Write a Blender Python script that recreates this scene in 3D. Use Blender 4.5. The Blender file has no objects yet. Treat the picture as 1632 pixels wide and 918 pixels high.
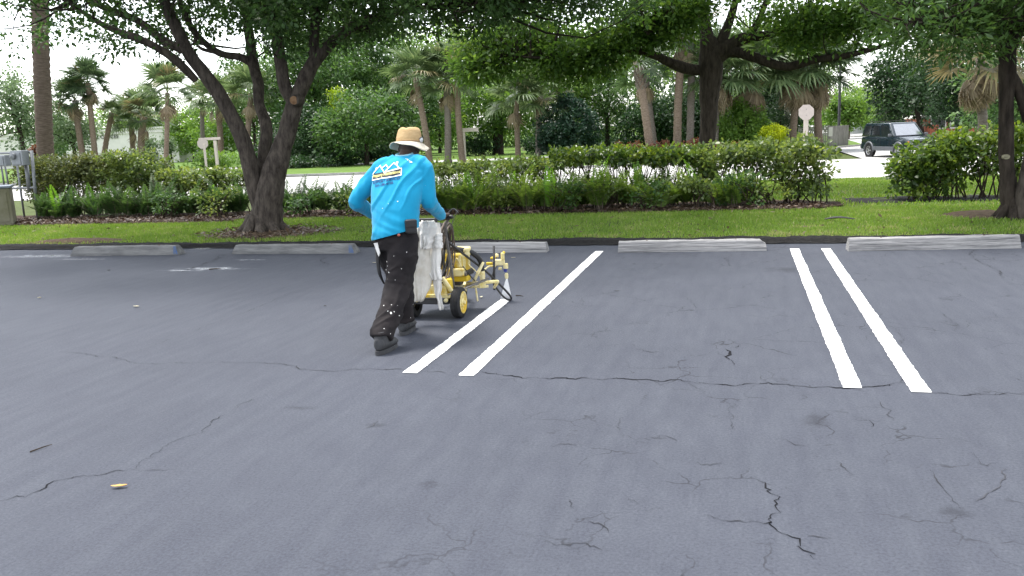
import bpy, bmesh, math, random
import numpy as np
from mathutils import Vector, Matrix, noise
from mathutils.bvhtree import BVHTree
random.seed(7); RNG = np.random.default_rng(7)
scene = bpy.context.scene
C = scene.collection
R = math.radians

# ------------------------------------------------------------------ camera, sky, sun, exposure
FPX, YAW, PITCH, ROLL, CAMH = 1358.54, -0.26524, 0.18320, -0.044548, 1.5516
IW, IH = 1632.0, 918.0
_f = Vector((math.sin(YAW)*math.cos(PITCH), math.cos(YAW)*math.cos(PITCH), -math.sin(PITCH)))
_r0 = Vector((math.cos(YAW), -math.sin(YAW), 0)); _u0 = _r0.cross(_f)
_r = math.cos(ROLL)*_r0 + math.sin(ROLL)*_u0
_u = -math.sin(ROLL)*_r0 + math.cos(ROLL)*_u0
cd = bpy.data.cameras.new('camera'); cam = bpy.data.objects.new('camera', cd); C.objects.link(cam)
cam.matrix_world = Matrix(((_r.x, _u.x, -_f.x, 0), (_r.y, _u.y, -_f.y, 0), (_r.z, _u.z, -_f.z, CAMH), (0, 0, 0, 1)))
cd.sensor_width = 36; cd.lens = 36*FPX/IW; cd.clip_end = 2000; cd.clip_start = 0.05
scene.camera = cam

SUN_EL, SUN_AZ = 70, -62           # azimuth measured from +Y towards +X
w = bpy.data.worlds.new('World'); scene.world = w; w.use_nodes = True
nt = w.node_tree; nt.nodes.clear()
sky = nt.nodes.new('ShaderNodeTexSky'); sky.sky_type = 'NISHITA'; sky.sun_disc = False
sky.sun_elevation = R(SUN_EL); sky.sun_rotation = R(SUN_AZ)
sky.air_density = 1.0; sky.dust_density = 1.6; sky.ozone_density = 1.0
hs = nt.nodes.new('ShaderNodeHueSaturation'); hs.inputs['Saturation'].default_value = 0.30
bg = nt.nodes.new('ShaderNodeBackground'); bg.inputs['Strength'].default_value = 0.15
wo = nt.nodes.new('ShaderNodeOutputWorld')
nt.links.new(sky.outputs[0], hs.inputs['Color']); nt.links.new(hs.outputs[0], bg.inputs['Color']); nt.links.new(bg.outputs[0], wo.inputs['Surface'])
sl = bpy.data.lights.new('sun', 'SUN'); sl.energy = 1.5; sl.angle = R(14); sl.color = (1.0, 0.96, 0.9)
sun = bpy.data.objects.new('sun', sl); C.objects.link(sun)
_sd = Vector((math.sin(R(SUN_AZ))*math.cos(R(SUN_EL)), math.cos(R(SUN_AZ))*math.cos(R(SUN_EL)), math.sin(R(SUN_EL))))
sun.rotation_euler = _sd.to_track_quat('Z', 'Y').to_euler(); sun.location = (0, 0, 30)
vs = scene.view_settings; vs.view_transform = 'Standard'; vs.look = 'None'; vs.gamma = 1; vs.use_curve_mapping = False
vs.exposure = 1.9
scene.cycles.max_bounces = 6; scene.cycles.diffuse_bounces = 3; scene.cycles.glossy_bounces = 2; scene.cycles.transmission_bounces = 4; scene.cycles.volume_bounces = 1

# ------------------------------------------------------------------ measuring helpers (camera model read off the photograph)
def at(px, py, Y):
    px, py, Y = float(px), float(py), float(Y)
    v = _f + (px-IW/2)/FPX*_r - (py-IH/2)/FPX*_u
    t = Y/v.y
    return Vector((v.x*t, Y, CAMH+v.z*t))
def gp(px, py, z=0.0):
    px, py, z = float(px), float(py), float(z)
    v = _f + (px-IW/2)/FPX*_r - (py-IH/2)/FPX*_u
    t = (z-CAMH)/v.z
    return Vector((v.x*t, v.y*t, z))
def proj(P):
    v = Vector(P)-Vector((0, 0, CAMH)); d = v.dot(_f)
    return IW/2+FPX*v.dot(_r)/d, IH/2-FPX*v.dot(_u)/d, d
ZR = -0.65                                                         # level of the street below the lot
def gz(y):
    if y > 46.5: return ZR+.05
    return float(np.interp(y, [11.12, 11.3, 11.6, 15, 18, 24, 31, 33, 400], [-.06, .0, .04, .04, -.05, -.3, -.6, -.72, -.72]))

# ------------------------------------------------------------------ object helpers
WL = {}
def finish(o, parent):
    C.objects.link(o)
    if parent is not None:
        o.parent = parent
    return o
def thing(name, label, cat, loc=(0, 0, 0), group=None):
    o = bpy.data.objects.new(name, None); o.empty_display_size = .1; C.objects.link(o)
    o.location = loc; WL[o] = Vector(loc)
    tag(o, label, cat, group); return o
def tag(o, label=None, cat=None, group=None, kind=None):
    if label: o['label'] = label
    if cat: o['category'] = cat
    if group: o['group'] = group
    if kind: o['kind'] = kind
    return o
def raw(name, V, F, mat, parent=None, smooth=False, fattr=None, mats=None, midx=None):
    V = np.asarray(V, dtype=np.float64).reshape(-1, 3)
    org = WL.get(parent, Vector((0, 0, 0))) if parent is not None else Vector((0, 0, 0))
    V = V - np.array(org)
    me = bpy.data.meshes.new(name)
    if isinstance(F, np.ndarray):
        n, k = F.shape
        me.vertices.add(len(V)); me.vertices.foreach_set('co', V.astype(np.float32).ravel())
        me.loops.add(n*k); me.loops.foreach_set('vertex_index', F.astype(np.int32).ravel())
        me.polygons.add(n); me.polygons.foreach_set('loop_start', np.arange(0, n*k, k, dtype=np.int32))
        try: me.polygons.foreach_set('loop_total', np.full(n, k, dtype=np.int32))
        except Exception: pass
        me.update(calc_edges=True)
    else:
        me.from_pydata([tuple(v) for v in V], [], F); me.update()
    if fattr is not None:
        a = me.attributes.new('v', 'FLOAT', 'FACE'); a.data.foreach_set('value', np.asarray(fattr, dtype=np.float32))
    if smooth:
        me.polygons.foreach_set('use_smooth', np.ones(len(me.polygons), dtype=bool))
    for m in (mats or [mat]): me.materials.append(m)
    if midx is not None: me.polygons.foreach_set('material_index', np.asarray(midx, dtype=np.int32))
    o = bpy.data.objects.new(name, me); WL[o] = org
    return finish(o, parent)
def copy_tree(o, loc, parent=None):
    c = o.copy(); C.objects.link(c); c.parent = parent
    if parent is None: c.location = loc
    for ch in list(o.children): copy_tree(ch, None, c)
    return c

def smooth_path(pts, rad, sub=5):
    P = [Vector(p) for p in pts]; out = []; ro = []
    n = len(P)
    for i in range(n-1):
        p0, p1, p2, p3 = P[max(i-1, 0)], P[i], P[i+1], P[min(i+2, n-1)]
        for k in range(sub):
            t = k/sub
            out.append(0.5*((2*p1)+(-p0+p2)*t+(2*p0-5*p1+4*p2-p3)*t*t+(-p0+3*p1-3*p2+p3)*t**3))
            ro.append(rad[i]*(1-t)+rad[i+1]*t)
    out.append(P[-1]); ro.append(rad[-1])
    return out, ro
class MB:
    def __init__(s): s.V = []; s.F = []; s.M = []; s.m = 0
    def add(s, V, F):
        b = len(s.V); s.V += [Vector(v) for v in V]
        for f in F: s.F.append([b+i for i in f]); s.M.append(s.m)
        return s
    def box(s, c, d, rz=0, bev=0, rot=None):
        M = rot if rot is not None else Matrix.Rotation(rz, 3, 'Z')
        hx, hy, hz = d[0]/2, d[1]/2, d[2]/2; c = Vector(c)
        if bev <= 0:
            V = [M@Vector((x*hx, y*hy, z*hz))+c for z in (-1, 1) for y in (-1, 1) for x in (-1, 1)]
            return s.add(V, [(0, 2, 3, 1), (4, 5, 7, 6), (0, 1, 5, 4), (2, 6, 7, 3), (0, 4, 6, 2), (1, 3, 7, 5)])
        bm = bmesh.new(); bmesh.ops.create_cube(bm, size=1)
        for v in bm.verts: v.co = Vector((v.co.x*d[0], v.co.y*d[1], v.co.z*d[2]))
        bmesh.ops.bevel(bm, geom=list(bm.edges), offset=bev, segments=2, profile=.5, affect='EDGES')
        bm.verts.index_update()
        V = [M@v.co+c for v in bm.verts]; F = [[v.index for v in f.verts] for f in bm.faces]; bm.free()
        return s.add(V, F)
    def tube(s, pts, rad, n=8, sub=1, wob=0, caps=True, flat=1.0):
        if not hasattr(rad, '__len__'): rad = [rad]*len(pts)
        P, r = (smooth_path(pts, rad, sub) if sub > 1 else ([Vector(p) for p in pts], list(rad)))
        t0 = (P[1]-P[0]).normalized()
        nrm = t0.orthogonal().normalized() if abs(t0.z) > .99 else t0.cross(Vector((0, 0, 1))).normalized()
        V = []
        for i, p in enumerate(P):
            t = (P[min(i+1, len(P)-1)]-P[max(i-1, 0)]).normalized()
            nrm = (nrm-t*nrm.dot(t)).normalized(); b = t.cross(nrm)
            for k in range(n):
                a = 2*math.pi*k/n
                q = nrm*math.cos(a)+b*math.sin(a)*flat
                rr = r[i]
                if wob: rr *= 1+wob*noise.noise((p+q*r[i])*3.1)+wob*.6*noise.noise((p+q*r[i])*9)
                V.append(p+q*rr)
        F = []
        for i in range(len(P)-1):
            for k in range(n):
                F.append((i*n+k, i*n+(k+1) % n, (i+1)*n+(k+1) % n, (i+1)*n+k))
        if caps: F.append(tuple(range(n-1, -1, -1))); F.append(tuple(range((len(P)-1)*n, len(P)*n)))
        return s.add(V, F)
    def loft(s, secs, n=20):
        """secs: (center, rx, ry, axis_x, axis_y) ellipse rings"""
        V = []
        for c, rx, ry, ax, ay in secs:
            c, ax, ay = Vector(c), Vector(ax), Vector(ay)
            for k in range(n):
                a = 2*math.pi*k/n
                V.append(c+ax*rx*math.cos(a)+ay*ry*math.sin(a))
        F = []
        for i in range(len(secs)-1):
            for k in range(n): F.append((i*n+k, i*n+(k+1) % n, (i+1)*n+(k+1) % n, (i+1)*n+k))
        F.append(tuple(range(n-1, -1, -1))); F.append(tuple(range((len(secs)-1)*n, len(secs)*n)))
        return s.add(V, F)
    def ball(s, c, r, nu=16, nv=10, rot=None):
        if not hasattr(r, '__len__'): r = (r, r, r)
        c = Vector(c); V = [c+(rot@Vector((0, 0, -r[2])) if rot else Vector((0, 0, -r[2])))]
        for j in range(1, nv):
            ph = math.pi*(j/nv-.5)
            for k in range(nu):
                a = 2*math.pi*k/nu
                q = Vector((r[0]*math.cos(ph)*math.cos(a), r[1]*math.cos(ph)*math.sin(a), r[2]*math.sin(ph)))
                V.append(c+(rot@q if rot else q))
        V.append(c+(rot@Vector((0, 0, r[2])) if rot else Vector((0, 0, r[2]))))
        F = [(0, 1+(k+1) % nu, 1+k) for k in range(nu)]
        for j in range(nv-2):
            for k in range(nu):
                a = 1+j*nu; F.append((a+k, a+(k+1) % nu, a+nu+(k+1) % nu, a+nu+k))
        a = 1+(nv-2)*nu; F += [(a+k, a+(k+1) % nu, len(V)-1) for k in range(nu)]
        return s.add(V, F)
    def lathe(s, c, prof, n=24, axis='Z', rot=None, caps=True):
        """prof: (radius, height) pairs, spun round axis through c"""
        c = Vector(c); V = []
        M = rot if rot is not None else (Matrix.Identity(3) if axis == 'Z' else Matrix.Rotation(R(90), 3, 'Y') if axis == 'X' else Matrix.Rotation(R(-90), 3, 'X'))
        for r, h in prof:
            for k in range(n):
                a = 2*math.pi*k/n; V.append(c+M@Vector((r*math.cos(a), r*math.sin(a), h)))
        F = []
        for i in range(len(prof)-1):
            for k in range(n): F.append((i*n+k, i*n+(k+1) % n, (i+1)*n+(k+1) % n, (i+1)*n+k))
        if caps and prof[0][0] > 1e-4: F.append(tuple(range(n-1, -1, -1)))
        if caps and prof[-1][0] > 1e-4: F.append(tuple(range((len(prof)-1)*n, len(prof)*n)))
        return s.add(V, F)
    def prism(s, poly, y0, y1, M=None):
        """poly (x,z) extruded from y0 to y1"""
        n = len(poly); V = [Vector((x, y0, z)) for x, z in poly]+[Vector((x, y1, z)) for x, z in poly]
        if M: V = [M@v for v in V]
        F = [tuple(range(n)), tuple(range(2*n-1, n-1, -1))]+[(i, n+i, n+(i+1) % n, (i+1) % n) for i in range(n)]
        return s.add(V, F)
    def build(s, name, mat, parent=None, smooth=False, **k):
        V = np.array([tuple(v) for v in s.V])
        o = raw(name, V, s.F, mat, parent, smooth, **k)
        if smooth == 'auto':
            pass
        return o
def autosmooth(o, ang=35):
    me = o.data; bm = bmesh.new(); bm.from_mesh(me)
    for e in bm.edges:
        e.smooth = not (len(e.link_faces) == 2 and e.calc_face_angle(0) > R(ang))
    for f in bm.faces: f.smooth = True
    bm.to_mesh(me); bm.free(); return o
def remeshed(name, mb, voxel, iters, mat, parent=None, deform=None):
    me = bpy.data.meshes.new('tmp'); me.from_pydata([tuple(v) for v in mb.V], [], mb.F); me.update()
    bm = bmesh.new(); bm.from_mesh(me); bmesh.ops.recalc_face_normals(bm, faces=bm.faces); bm.to_mesh(me); bm.free()
    t = bpy.data.objects.new('tmp', me); C.objects.link(t)
    m = t.modifiers.new('r', 'REMESH'); m.mode = 'VOXEL'; m.voxel_size = voxel
    if iters:
        m2 = t.modifiers.new('s', 'SMOOTH'); m2.iterations = iters; m2.factor = .5
    dg = bpy.context.evaluated_depsgraph_get(); dg.update()
    me2 = bpy.data.meshes.new_from_object(t.evaluated_get(dg)); bpy.data.objects.remove(t); bpy.data.meshes.remove(me)
    me2.name = name; me2.materials.clear(); me2.materials.append(mat)
    if deform:
        n = [v.normal.copy() for v in me2.vertices]
        for v, nn in zip(me2.vertices, n): v.co = deform(v.co.copy(), nn)
        me2.update()
    bvh = BVHTree.FromPolygons([v.co.copy() for v in me2.vertices], [tuple(p.vertices) for p in me2.polygons])
    org = WL.get(parent, Vector((0, 0, 0)))
    for v in me2.vertices: v.co -= org
    me2.polygons.foreach_set('use_smooth', np.ones(len(me2.polygons), dtype=bool))
    o = bpy.data.objects.new(name, me2); WL[o] = org; finish(o, parent)
    return o, bvh

# ------------------------------------------------------------------ materials
def _nodes(name):
    m = bpy.data.materials.new(name); m.use_nodes = True; t = m.node_tree
    b = t.nodes['Principled BSDF']; return m, t, b, t.links
def rgba(c): return (c[0], c[1], c[2], 1)
def mat(name, c, rough=.6, metal=0, var=.15, scale=6., bump=0., bscale=40., c2=None, spec=.5, stretch=(1, 1, 1), amount=.5, coat=0., sharp=.15, detail=6):
    m, t, b, L = _nodes(name)
    tc = t.nodes.new('ShaderNodeTexCoord'); mp = t.nodes.new('ShaderNodeMapping'); mp.inputs['Scale'].default_value = stretch
    L.new(tc.outputs['Object'], mp.inputs['Vector'])
    n = t.nodes.new('ShaderNodeTexNoise'); n.inputs['Scale'].default_value = scale; n.inputs['Detail'].default_value = detail; n.inputs['Roughness'].default_value = .65
    L.new(mp.outputs[0], n.inputs['Vector'])
    r = t.nodes.new('ShaderNodeValToRGB'); L.new(n.outputs['Fac'], r.inputs['Fac'])
    if c2 is None: c2 = tuple(max(0, x*(1-2*var)) for x in c); c = tuple(min(1, x*(1+var)) for x in c)
    r.color_ramp.elements[0].color = rgba(c2); r.color_ramp.elements[1].color = rgba(c)
    r.color_ramp.elements[0].position = amount-sharp; r.color_ramp.elements[1].position = amount+sharp
    L.new(r.outputs['Color'], b.inputs['Base Color'])
    b.inputs['Roughness'].default_value = rough; b.inputs['Metallic'].default_value = metal; b.inputs['Specular IOR Level'].default_value = spec
    if coat: b.inputs['Coat Weight'].default_value = coat
    if bump:
        n2 = t.nodes.new('ShaderNodeTexNoise'); n2.inputs['Scale'].default_value = bscale; n2.inputs['Detail'].default_value = 8
        L.new(mp.outputs[0], n2.inputs['Vector'])
        bp = t.nodes.new('ShaderNodeBump'); bp.inputs['Strength'].default_value = bump; bp.inputs['Distance'].default_value = .02
        L.new(n2.outputs['Fac'], bp.inputs['Height']); L.new(bp.outputs[0], b.inputs['Normal'])
    return m
def leafmat(name, cols, trans=.35, rough=.5, spec=.35):
    m, t, b, L = _nodes(name)
    a = t.nodes.new('ShaderNodeAttribute'); a.attribute_name = 'v'
    r = t.nodes.new('ShaderNodeValToRGB'); L.new(a.outputs['Fac'], r.inputs['Fac'])
    els = r.color_ramp.elements
    while len(els) < len(cols): els.new(.5)
    for i, c in enumerate(cols): els[i].position = i/(len(cols)-1); els[i].color = rgba(tuple(x*1.25 for x in c))
    L.new(r.outputs['Color'], b.inputs['Base Color'])
    b.inputs['Roughness'].default_value = rough; b.inputs['Specular IOR Level'].default_value = spec
    tr = t.nodes.new('ShaderNodeBsdfTranslucent'); mx = t.nodes.new('ShaderNodeMixShader'); mx.inputs[0].default_value = trans
    hv = t.nodes.new('ShaderNodeHueSaturation'); hv.inputs['Value'].default_value = 1.6; hv.inputs['Hue'].default_value = .485; hv.inputs['Saturation'].default_value = 1.1
    L.new(r.outputs['Color'], hv.inputs['Color']); L.new(hv.outputs[0], tr.inputs['Color'])
    L.new(b.outputs[0], mx.inputs[1]); L.new(tr.outputs[0], mx.inputs[2])
    L.new(mx.outputs[0], t.nodes['Material Output'].inputs['Surface'])
    return m
def G(r, g, b): return (r, g, b)

def asphalt():
    m, t, b, L = _nodes('sealed_asphalt')
    tc = t.nodes.new('ShaderNodeTexCoord')
    def N(scale, detail=6, rough=.6, warp=None):
        n = t.nodes.new('ShaderNodeTexNoise'); n.inputs['Scale'].default_value = scale; n.inputs['Detail'].default_value = detail; n.inputs['Roughness'].default_value = rough
        L.new(warp or tc.outputs['Object'], n.inputs['Vector']); return n
    def ramp(src, p0, p1, c0, c1):
        r = t.nodes.new('ShaderNodeValToRGB'); L.new(src, r.inputs['Fac'])
        r.color_ramp.elements[0].position = p0; r.color_ramp.elements[1].position = p1
        r.color_ramp.elements[0].color = rgba(c0); r.color_ramp.elements[1].color = rgba(c1); return r
    def mul(a, bb, fac=1.0):
        x = t.nodes.new('ShaderNodeMix'); x.data_type = 'RGBA'; x.blend_type = 'MULTIPLY'; x.inputs['Factor'].default_value = fac
        L.new(a, x.inputs['A']); L.new(bb, x.inputs['B']); return x
    big = N(.55, 4); base = ramp(big.outputs['Fac'], .3, .7, (.0545, .0595, .0740), (.0645, .0700, .0860))
    grain = N(75, 4, .75); g = ramp(grain.outputs['Fac'], .32, .68, (.72, .72, .73), (1.22, 1.22, 1.21))
    mid = N(5, 9, .75); mr = ramp(mid.outputs['Fac'], .32, .66, (.88, .88, .90), (1.07, 1.07, 1.06))
    # brush marks of the sealer, stretched along the stalls
    mp = t.nodes.new('ShaderNodeMapping'); mp.inputs['Scale'].default_value = (7, 1.1, 1); mp.inputs['Rotation'].default_value = (0, 0, R(12)); L.new(tc.outputs['Object'], mp.inputs['Vector'])
    br = N(1.6, 6, .6, mp.outputs[0]); brr = ramp(br.outputs['Fac'], .35, .65, (.90, .90, .92), (1.05, 1.05, 1.04))
    # hairline cracks: cell borders, warped, kept only where a mask says so
    wn = N(2.2, 4); wv = t.nodes.new('ShaderNodeMix'); wv.data_type = 'RGBA'; wv.blend_type = 'LINEAR_LIGHT'; wv.inputs['Factor'].default_value = .22
    L.new(tc.outputs['Object'], wv.inputs['A']); L.new(wn.outputs['Color'], wv.inputs['B'])
    vo = t.nodes.new('ShaderNodeTexVoronoi'); vo.feature = 'DISTANCE_TO_EDGE'; vo.inputs['Scale'].default_value = 2.6; L.new(wv.outputs['Result'], vo.inputs['Vector'])
    cr = ramp(vo.outputs['Distance'], .004, .020, (1, 1, 1), (0, 0, 0))
    mk = N(1.3, 5, .7); mkr = ramp(mk.outputs['Fac'], .50, .60, (0, 0, 0), (1, 1, 1))
    # more of them on the right half of the lot
    sx = t.nodes.new('ShaderNodeSeparateXYZ'); L.new(tc.outputs['Object'], sx.inputs[0])
    mr2 = t.nodes.new('ShaderNodeMapRange'); mr2.inputs[1].default_value = -2.4; mr2.inputs[2].default_value = -.4; mr2.inputs[3].default_value = .0; mr2.inputs[4].default_value = 1; L.new(sx.outputs['X'], mr2.inputs[0])
    mm = t.nodes.new('ShaderNodeMath'); mm.operation = 'MULTIPLY'; L.new(cr.outputs['Color'], mm.inputs[0]); L.new(mkr.outputs['Color'], mm.inputs[1])
    m3 = t.nodes.new('ShaderNodeMath'); m3.operation = 'MULTIPLY'; L.new(mm.outputs[0], m3.inputs[0]); L.new(mr2.outputs[0], m3.inputs[1])
    a = mul(base.outputs['Color'], g.outputs['Color']); a = mul(a.outputs['Result'], mr.outputs['Color']); a = mul(a.outputs['Result'], brr.outputs['Color'])
    x = t.nodes.new('ShaderNodeMix'); x.data_type = 'RGBA'; L.new(m3.outputs[0], x.inputs['Factor']); L.new(a.outputs['Result'], x.inputs['A']); x.inputs['B'].default_value = (.008, .008, .009, 1)
    f8 = t.nodes.new('ShaderNodeMath'); f8.operation = 'MULTIPLY'; f8.inputs[1].default_value = .6; L.new(m3.outputs[0], f8.inputs[0]); L.new(f8.outputs[0], x.inputs['Factor'])
    def spot(cx, cy, rx, ry, edge=.55):
        sb = t.nodes.new('ShaderNodeVectorMath'); sb.operation = 'SUBTRACT'; L.new(tc.outputs['Object'], sb.inputs[0]); sb.inputs[1].default_value = (cx, cy, 0)
        dv_ = t.nodes.new('ShaderNodeVectorMath'); dv_.operation = 'DIVIDE'; L.new(sb.outputs[0], dv_.inputs[0]); dv_.inputs[1].default_value = (rx, ry, 1)
        ln = t.nodes.new('ShaderNodeVectorMath'); ln.operation = 'LENGTH'; L.new(dv_.outputs[0], ln.inputs[0])
        ad = t.nodes.new('ShaderNodeMath'); ad.operation = 'MULTIPLY_ADD'; L.new(mid.outputs['Fac'], ad.inputs[0]); ad.inputs[1].default_value = 2.6; L.new(ln.outputs['Value'], ad.inputs[2])
        mp_ = t.nodes.new('ShaderNodeMapRange'); mp_.interpolation_type = 'SMOOTHSTEP'; L.new(ad.outputs[0], mp_.inputs[0]); mp_.inputs[1].default_value = 2.2; mp_.inputs[2].default_value = 2.2-edge*1.6; return mp_.outputs[0]
    def maxs(lst):
        a_ = lst[0]
        for q in lst[1:]:
            mx_ = t.nodes.new('ShaderNodeMath'); mx_.operation = 'MAXIMUM'; L.new(a_, mx_.inputs[0]); L.new(q, mx_.inputs[1]); a_ = mx_.outputs[0]
        return a_
    def sp(px, py, rx, ry): c_ = gp(px, py); return spot(c_.x, c_.y, rx, ry)
    smudge = maxs([sp(686, 770, .07, .08), sp(1520, 815, .09, .09), sp(1300, 670, .10, .20), sp(480, 650, .16, .06), sp(1255, 390+40, .3, .2), sp(600, 678, .10, .05)])
    sm_ = t.nodes.new('ShaderNodeMath'); sm_.operation = 'MULTIPLY'; sm_.inputs[1].default_value = .5; L.new(smudge, sm_.inputs[0])
    x2 = t.nodes.new('ShaderNodeMix'); x2.data_type = 'RGBA'; L.new(sm_.outputs[0], x2.inputs['Factor']); L.new(x.outputs['Result'], x2.inputs['A']); x2.inputs['B'].default_value = (.018, .019, .024, 1)
    wet = maxs([sp(340, 428, .62, .16), sp(290, 431, .40, .10), sp(70, 408, 1.3, .20), sp(128, 413, .6, .10), sp(322, 396, .3, .12), sp(400, 414, .35, .08)])
    L.new(x2.outputs['Result'], b.inputs['Base Color'])
    rr = ramp(mid.outputs['Fac'], .3, .7, (.80,)*3, (.92,)*3); wr = t.nodes.new('ShaderNodeMix'); wr.data_type = 'FLOAT'; L.new(wet, wr.inputs['Factor']); L.new(rr.outputs['Color'], wr.inputs['A']); wr.inputs['B'].default_value = .16; L.new(wr.outputs['Result'], b.inputs['Roughness'])
    b.inputs['Specular IOR Level'].default_value = .22
    bp = t.nodes.new('ShaderNodeBump'); bp.inputs['Strength'].default_value = .4; bp.inputs['Distance'].default_value = .008
    L.new(grain.outputs['Fac'], bp.inputs['Height']); L.new(bp.outputs[0], b.inputs['Normal'])
    return m
M_asphalt = asphalt()
M_crack = mat('crack_black', (.012, .012, .014), .95, spec=.1)
M_crackdim = mat('crack_grey', (.032, .033, .038), .9, spec=.2)
M_scuff = mat('scuff_grey', (.038, .039, .046), .7, spec=.3)
M_wet = mat('wet_sheen', (.06, .063, .07), .12, spec=.6)
M_white = mat('white_line_paint', (.82, .82, .80), .55, var=.03, scale=30, bump=.2, bscale=120)
M_ground = mat('lawn_soil', (.070, .095, .026), .95, c2=(.050, .062, .020), scale=1.5, bump=.6, bscale=25, spec=.15)
M_far_lawn = mat('far_lawn', (.10, .17, .030), .95, c2=(.075, .125, .025), scale=.6, bump=.6, bscale=10, spec=.15)
M_road = mat('pale_street', (.42, .41, .39), .85, c2=(.36, .355, .34), scale=.5, spec=.2, bump=.15, bscale=60)  # pale concrete with faint mottling
M_kerb = mat('kerb_concrete', (.34, .33, .31), .85, var=.12, scale=4)
M_mulch = mat('mulch', (.055, .033, .022), .95, c2=(.035, .022, .015), scale=30, bump=1, bscale=45, spec=.15)
M_dirt = mat('bare_soil', (.12, .085, .055), .95, c2=(.06, .042, .028), scale=14, bump=1, bscale=40, spec=.15)
M_black_soil = mat('black_edge', (.022, .021, .020), .95, c2=(.010, .010, .010), scale=25, bump=1, bscale=45, spec=.15)
M_bark = mat('oak_bark', (.105, .088, .073), .95, c2=(.034, .028, .024), scale=16, stretch=(1, 1, .30), bump=1.0, bscale=26, spec=.15)
M_bark_dark = mat('dark_oak_bark', (.060, .048, .038), .95, c2=(.020, .016, .013), scale=13, stretch=(1, 1, .25), bump=1.0, bscale=22, spec=.15)
M_cut = mat('cut_wood', (.26, .16, .09), .9, c2=(.15, .085, .045), scale=18, spec=.2)
M_lichen = mat('pale_scar', (.24, .22, .15), .9, var=.2, scale=20, spec=.2)
M_palm = mat('palm_trunk', (.26, .20, .155), .95, c2=(.13, .095, .07), scale=9, stretch=(1, 1, 2.6), bump=.9, bscale=18, spec=.15)
M_palm_grey = mat('palm_trunk_grey', (.23, .20, .175), .95, c2=(.12, .10, .085), scale=9, stretch=(1, 1, 2.2), bump=.9, bscale=18, spec=.15)
L_oak = leafmat('oak_leaf', [(.018, .042, .013), (.036, .076, .022), (.075, .130, .036)], .5)
L_mid = leafmat('mid_oak_leaf', [(.026, .058, .014), (.058, .115, .024), (.135, .205, .040)], .58)
L_right = leafmat('right_tree_leaf', [(.022, .050, .014), (.045, .092, .022), (.10, .16, .035)], .45)
L_dark = leafmat('dark_leaf', [(.010, .026, .010), (.018, .045, .014), (.034, .072, .020)], .25)
L_blue = leafmat('blue_green_leaf', [(.010, .026, .016), (.017, .042, .024), (.030, .064, .034)], .2)
L_green = leafmat('green_leaf', [(.020, .050, .014), (.044, .094, .024), (.088, .155, .036)], .35)
L_light = leafmat('light_leaf', [(.055, .105, .022), (.095, .175, .032), (.15, .235, .050)], .4)
L_lime = leafmat('lime_leaf', [(.09, .15, .012), (.17, .25, .018), (.26, .34, .03)], .35)
L_yellow = leafmat('golden_leaf', [(.14, .21, .010), (.28, .34, .012), (.40, .43, .02)], .3)
L_pale = leafmat('pale_grey_leaf', [(.05, .085, .040), (.085, .13, .06), (.12, .17, .085)], .35)
L_hedge = leafmat('hedge_leaf', [(.024, .044, .013), (.055, .092, .022), (.125, .170, .040), (.21, .24, .06)], .42, .38, .5)
L_hedgeR = leafmat('glossy_hedge_leaf', [(.016, .036, .010), (.040, .078, .016), (.10, .155, .024), (.19, .22, .03)], .4, .35, .5)
L_hedgeL = leafmat('brownish_hedge_leaf', [(.030, .040, .015), (.06, .08, .024), (.10, .12, .032), (.17, .15, .05)], .3)
L_fern = leafmat('fern_leaf', [(.032, .062, .014), (.076, .135, .027), (.165, .235, .050)], .48)
L_fernd = leafmat('dark_fern_leaf', [(.016, .036, .012), (.034, .072, .020), (.075, .130, .034)], .4)  # darker green for the ferns left of the worker
L_fernb = leafmat('young_fern', [(.06, .15, .02), (.10, .22, .03), (.14, .28, .04)], .45)
L_palm = leafmat('palm_leaf', [(.040, .070, .026), (.075, .115, .045), (.12, .16, .07)], .3)
L_palmd = leafmat('palm_leaf_dark', [(.025, .048, .020), (.045, .075, .032), (.075, .11, .05)], .3)
L_dead = leafmat('dead_frond', [(.11, .085, .055), (.19, .15, .095), (.27, .22, .15)], .25)
L_tan = leafmat('yellowing_frond', [(.09, .085, .04), (.15, .13, .06), (.20, .17, .085)], .25)
L_red = leafmat('red_croton', [(.05, .05, .02), (.13, .04, .022), (.06, .08, .02)], .3)
L_grass = leafmat('grass_blade', [(.060, .112, .016), (.105, .185, .026), (.165, .245, .045), (.28, .26, .12)], .32)
L_litter = leafmat('litter', [(.030, .018, .012), (.060, .038, .024), (.14, .10, .065)], .1)
M_wood_dark = mat('stem', (.055, .042, .032), .95, var=.3, scale=10, spec=.1)
M_stem_pale = mat('stem_pale', (.16, .13, .10), .95, var=.3, scale=10, spec=.1)
M_stone = mat('wheel_stop_concrete', (.20, .20, .195), .85, c2=(.105, .105, .105), scale=5, stretch=(.5, 3, 3), bump=.5, bscale=30, spec=.25)
M_stone2 = mat('wheel_stop_weathered', (.37, .36, .35), .85, c2=(.11, .11, .112), scale=7, stretch=(.16, 3, 6), bump=.7, bscale=22, spec=.25, amount=.47)
M_blue = mat('blue_paint', (.04, .09, .22), .7, c2=(.12, .13, .15), scale=14, spec=.3)

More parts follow.
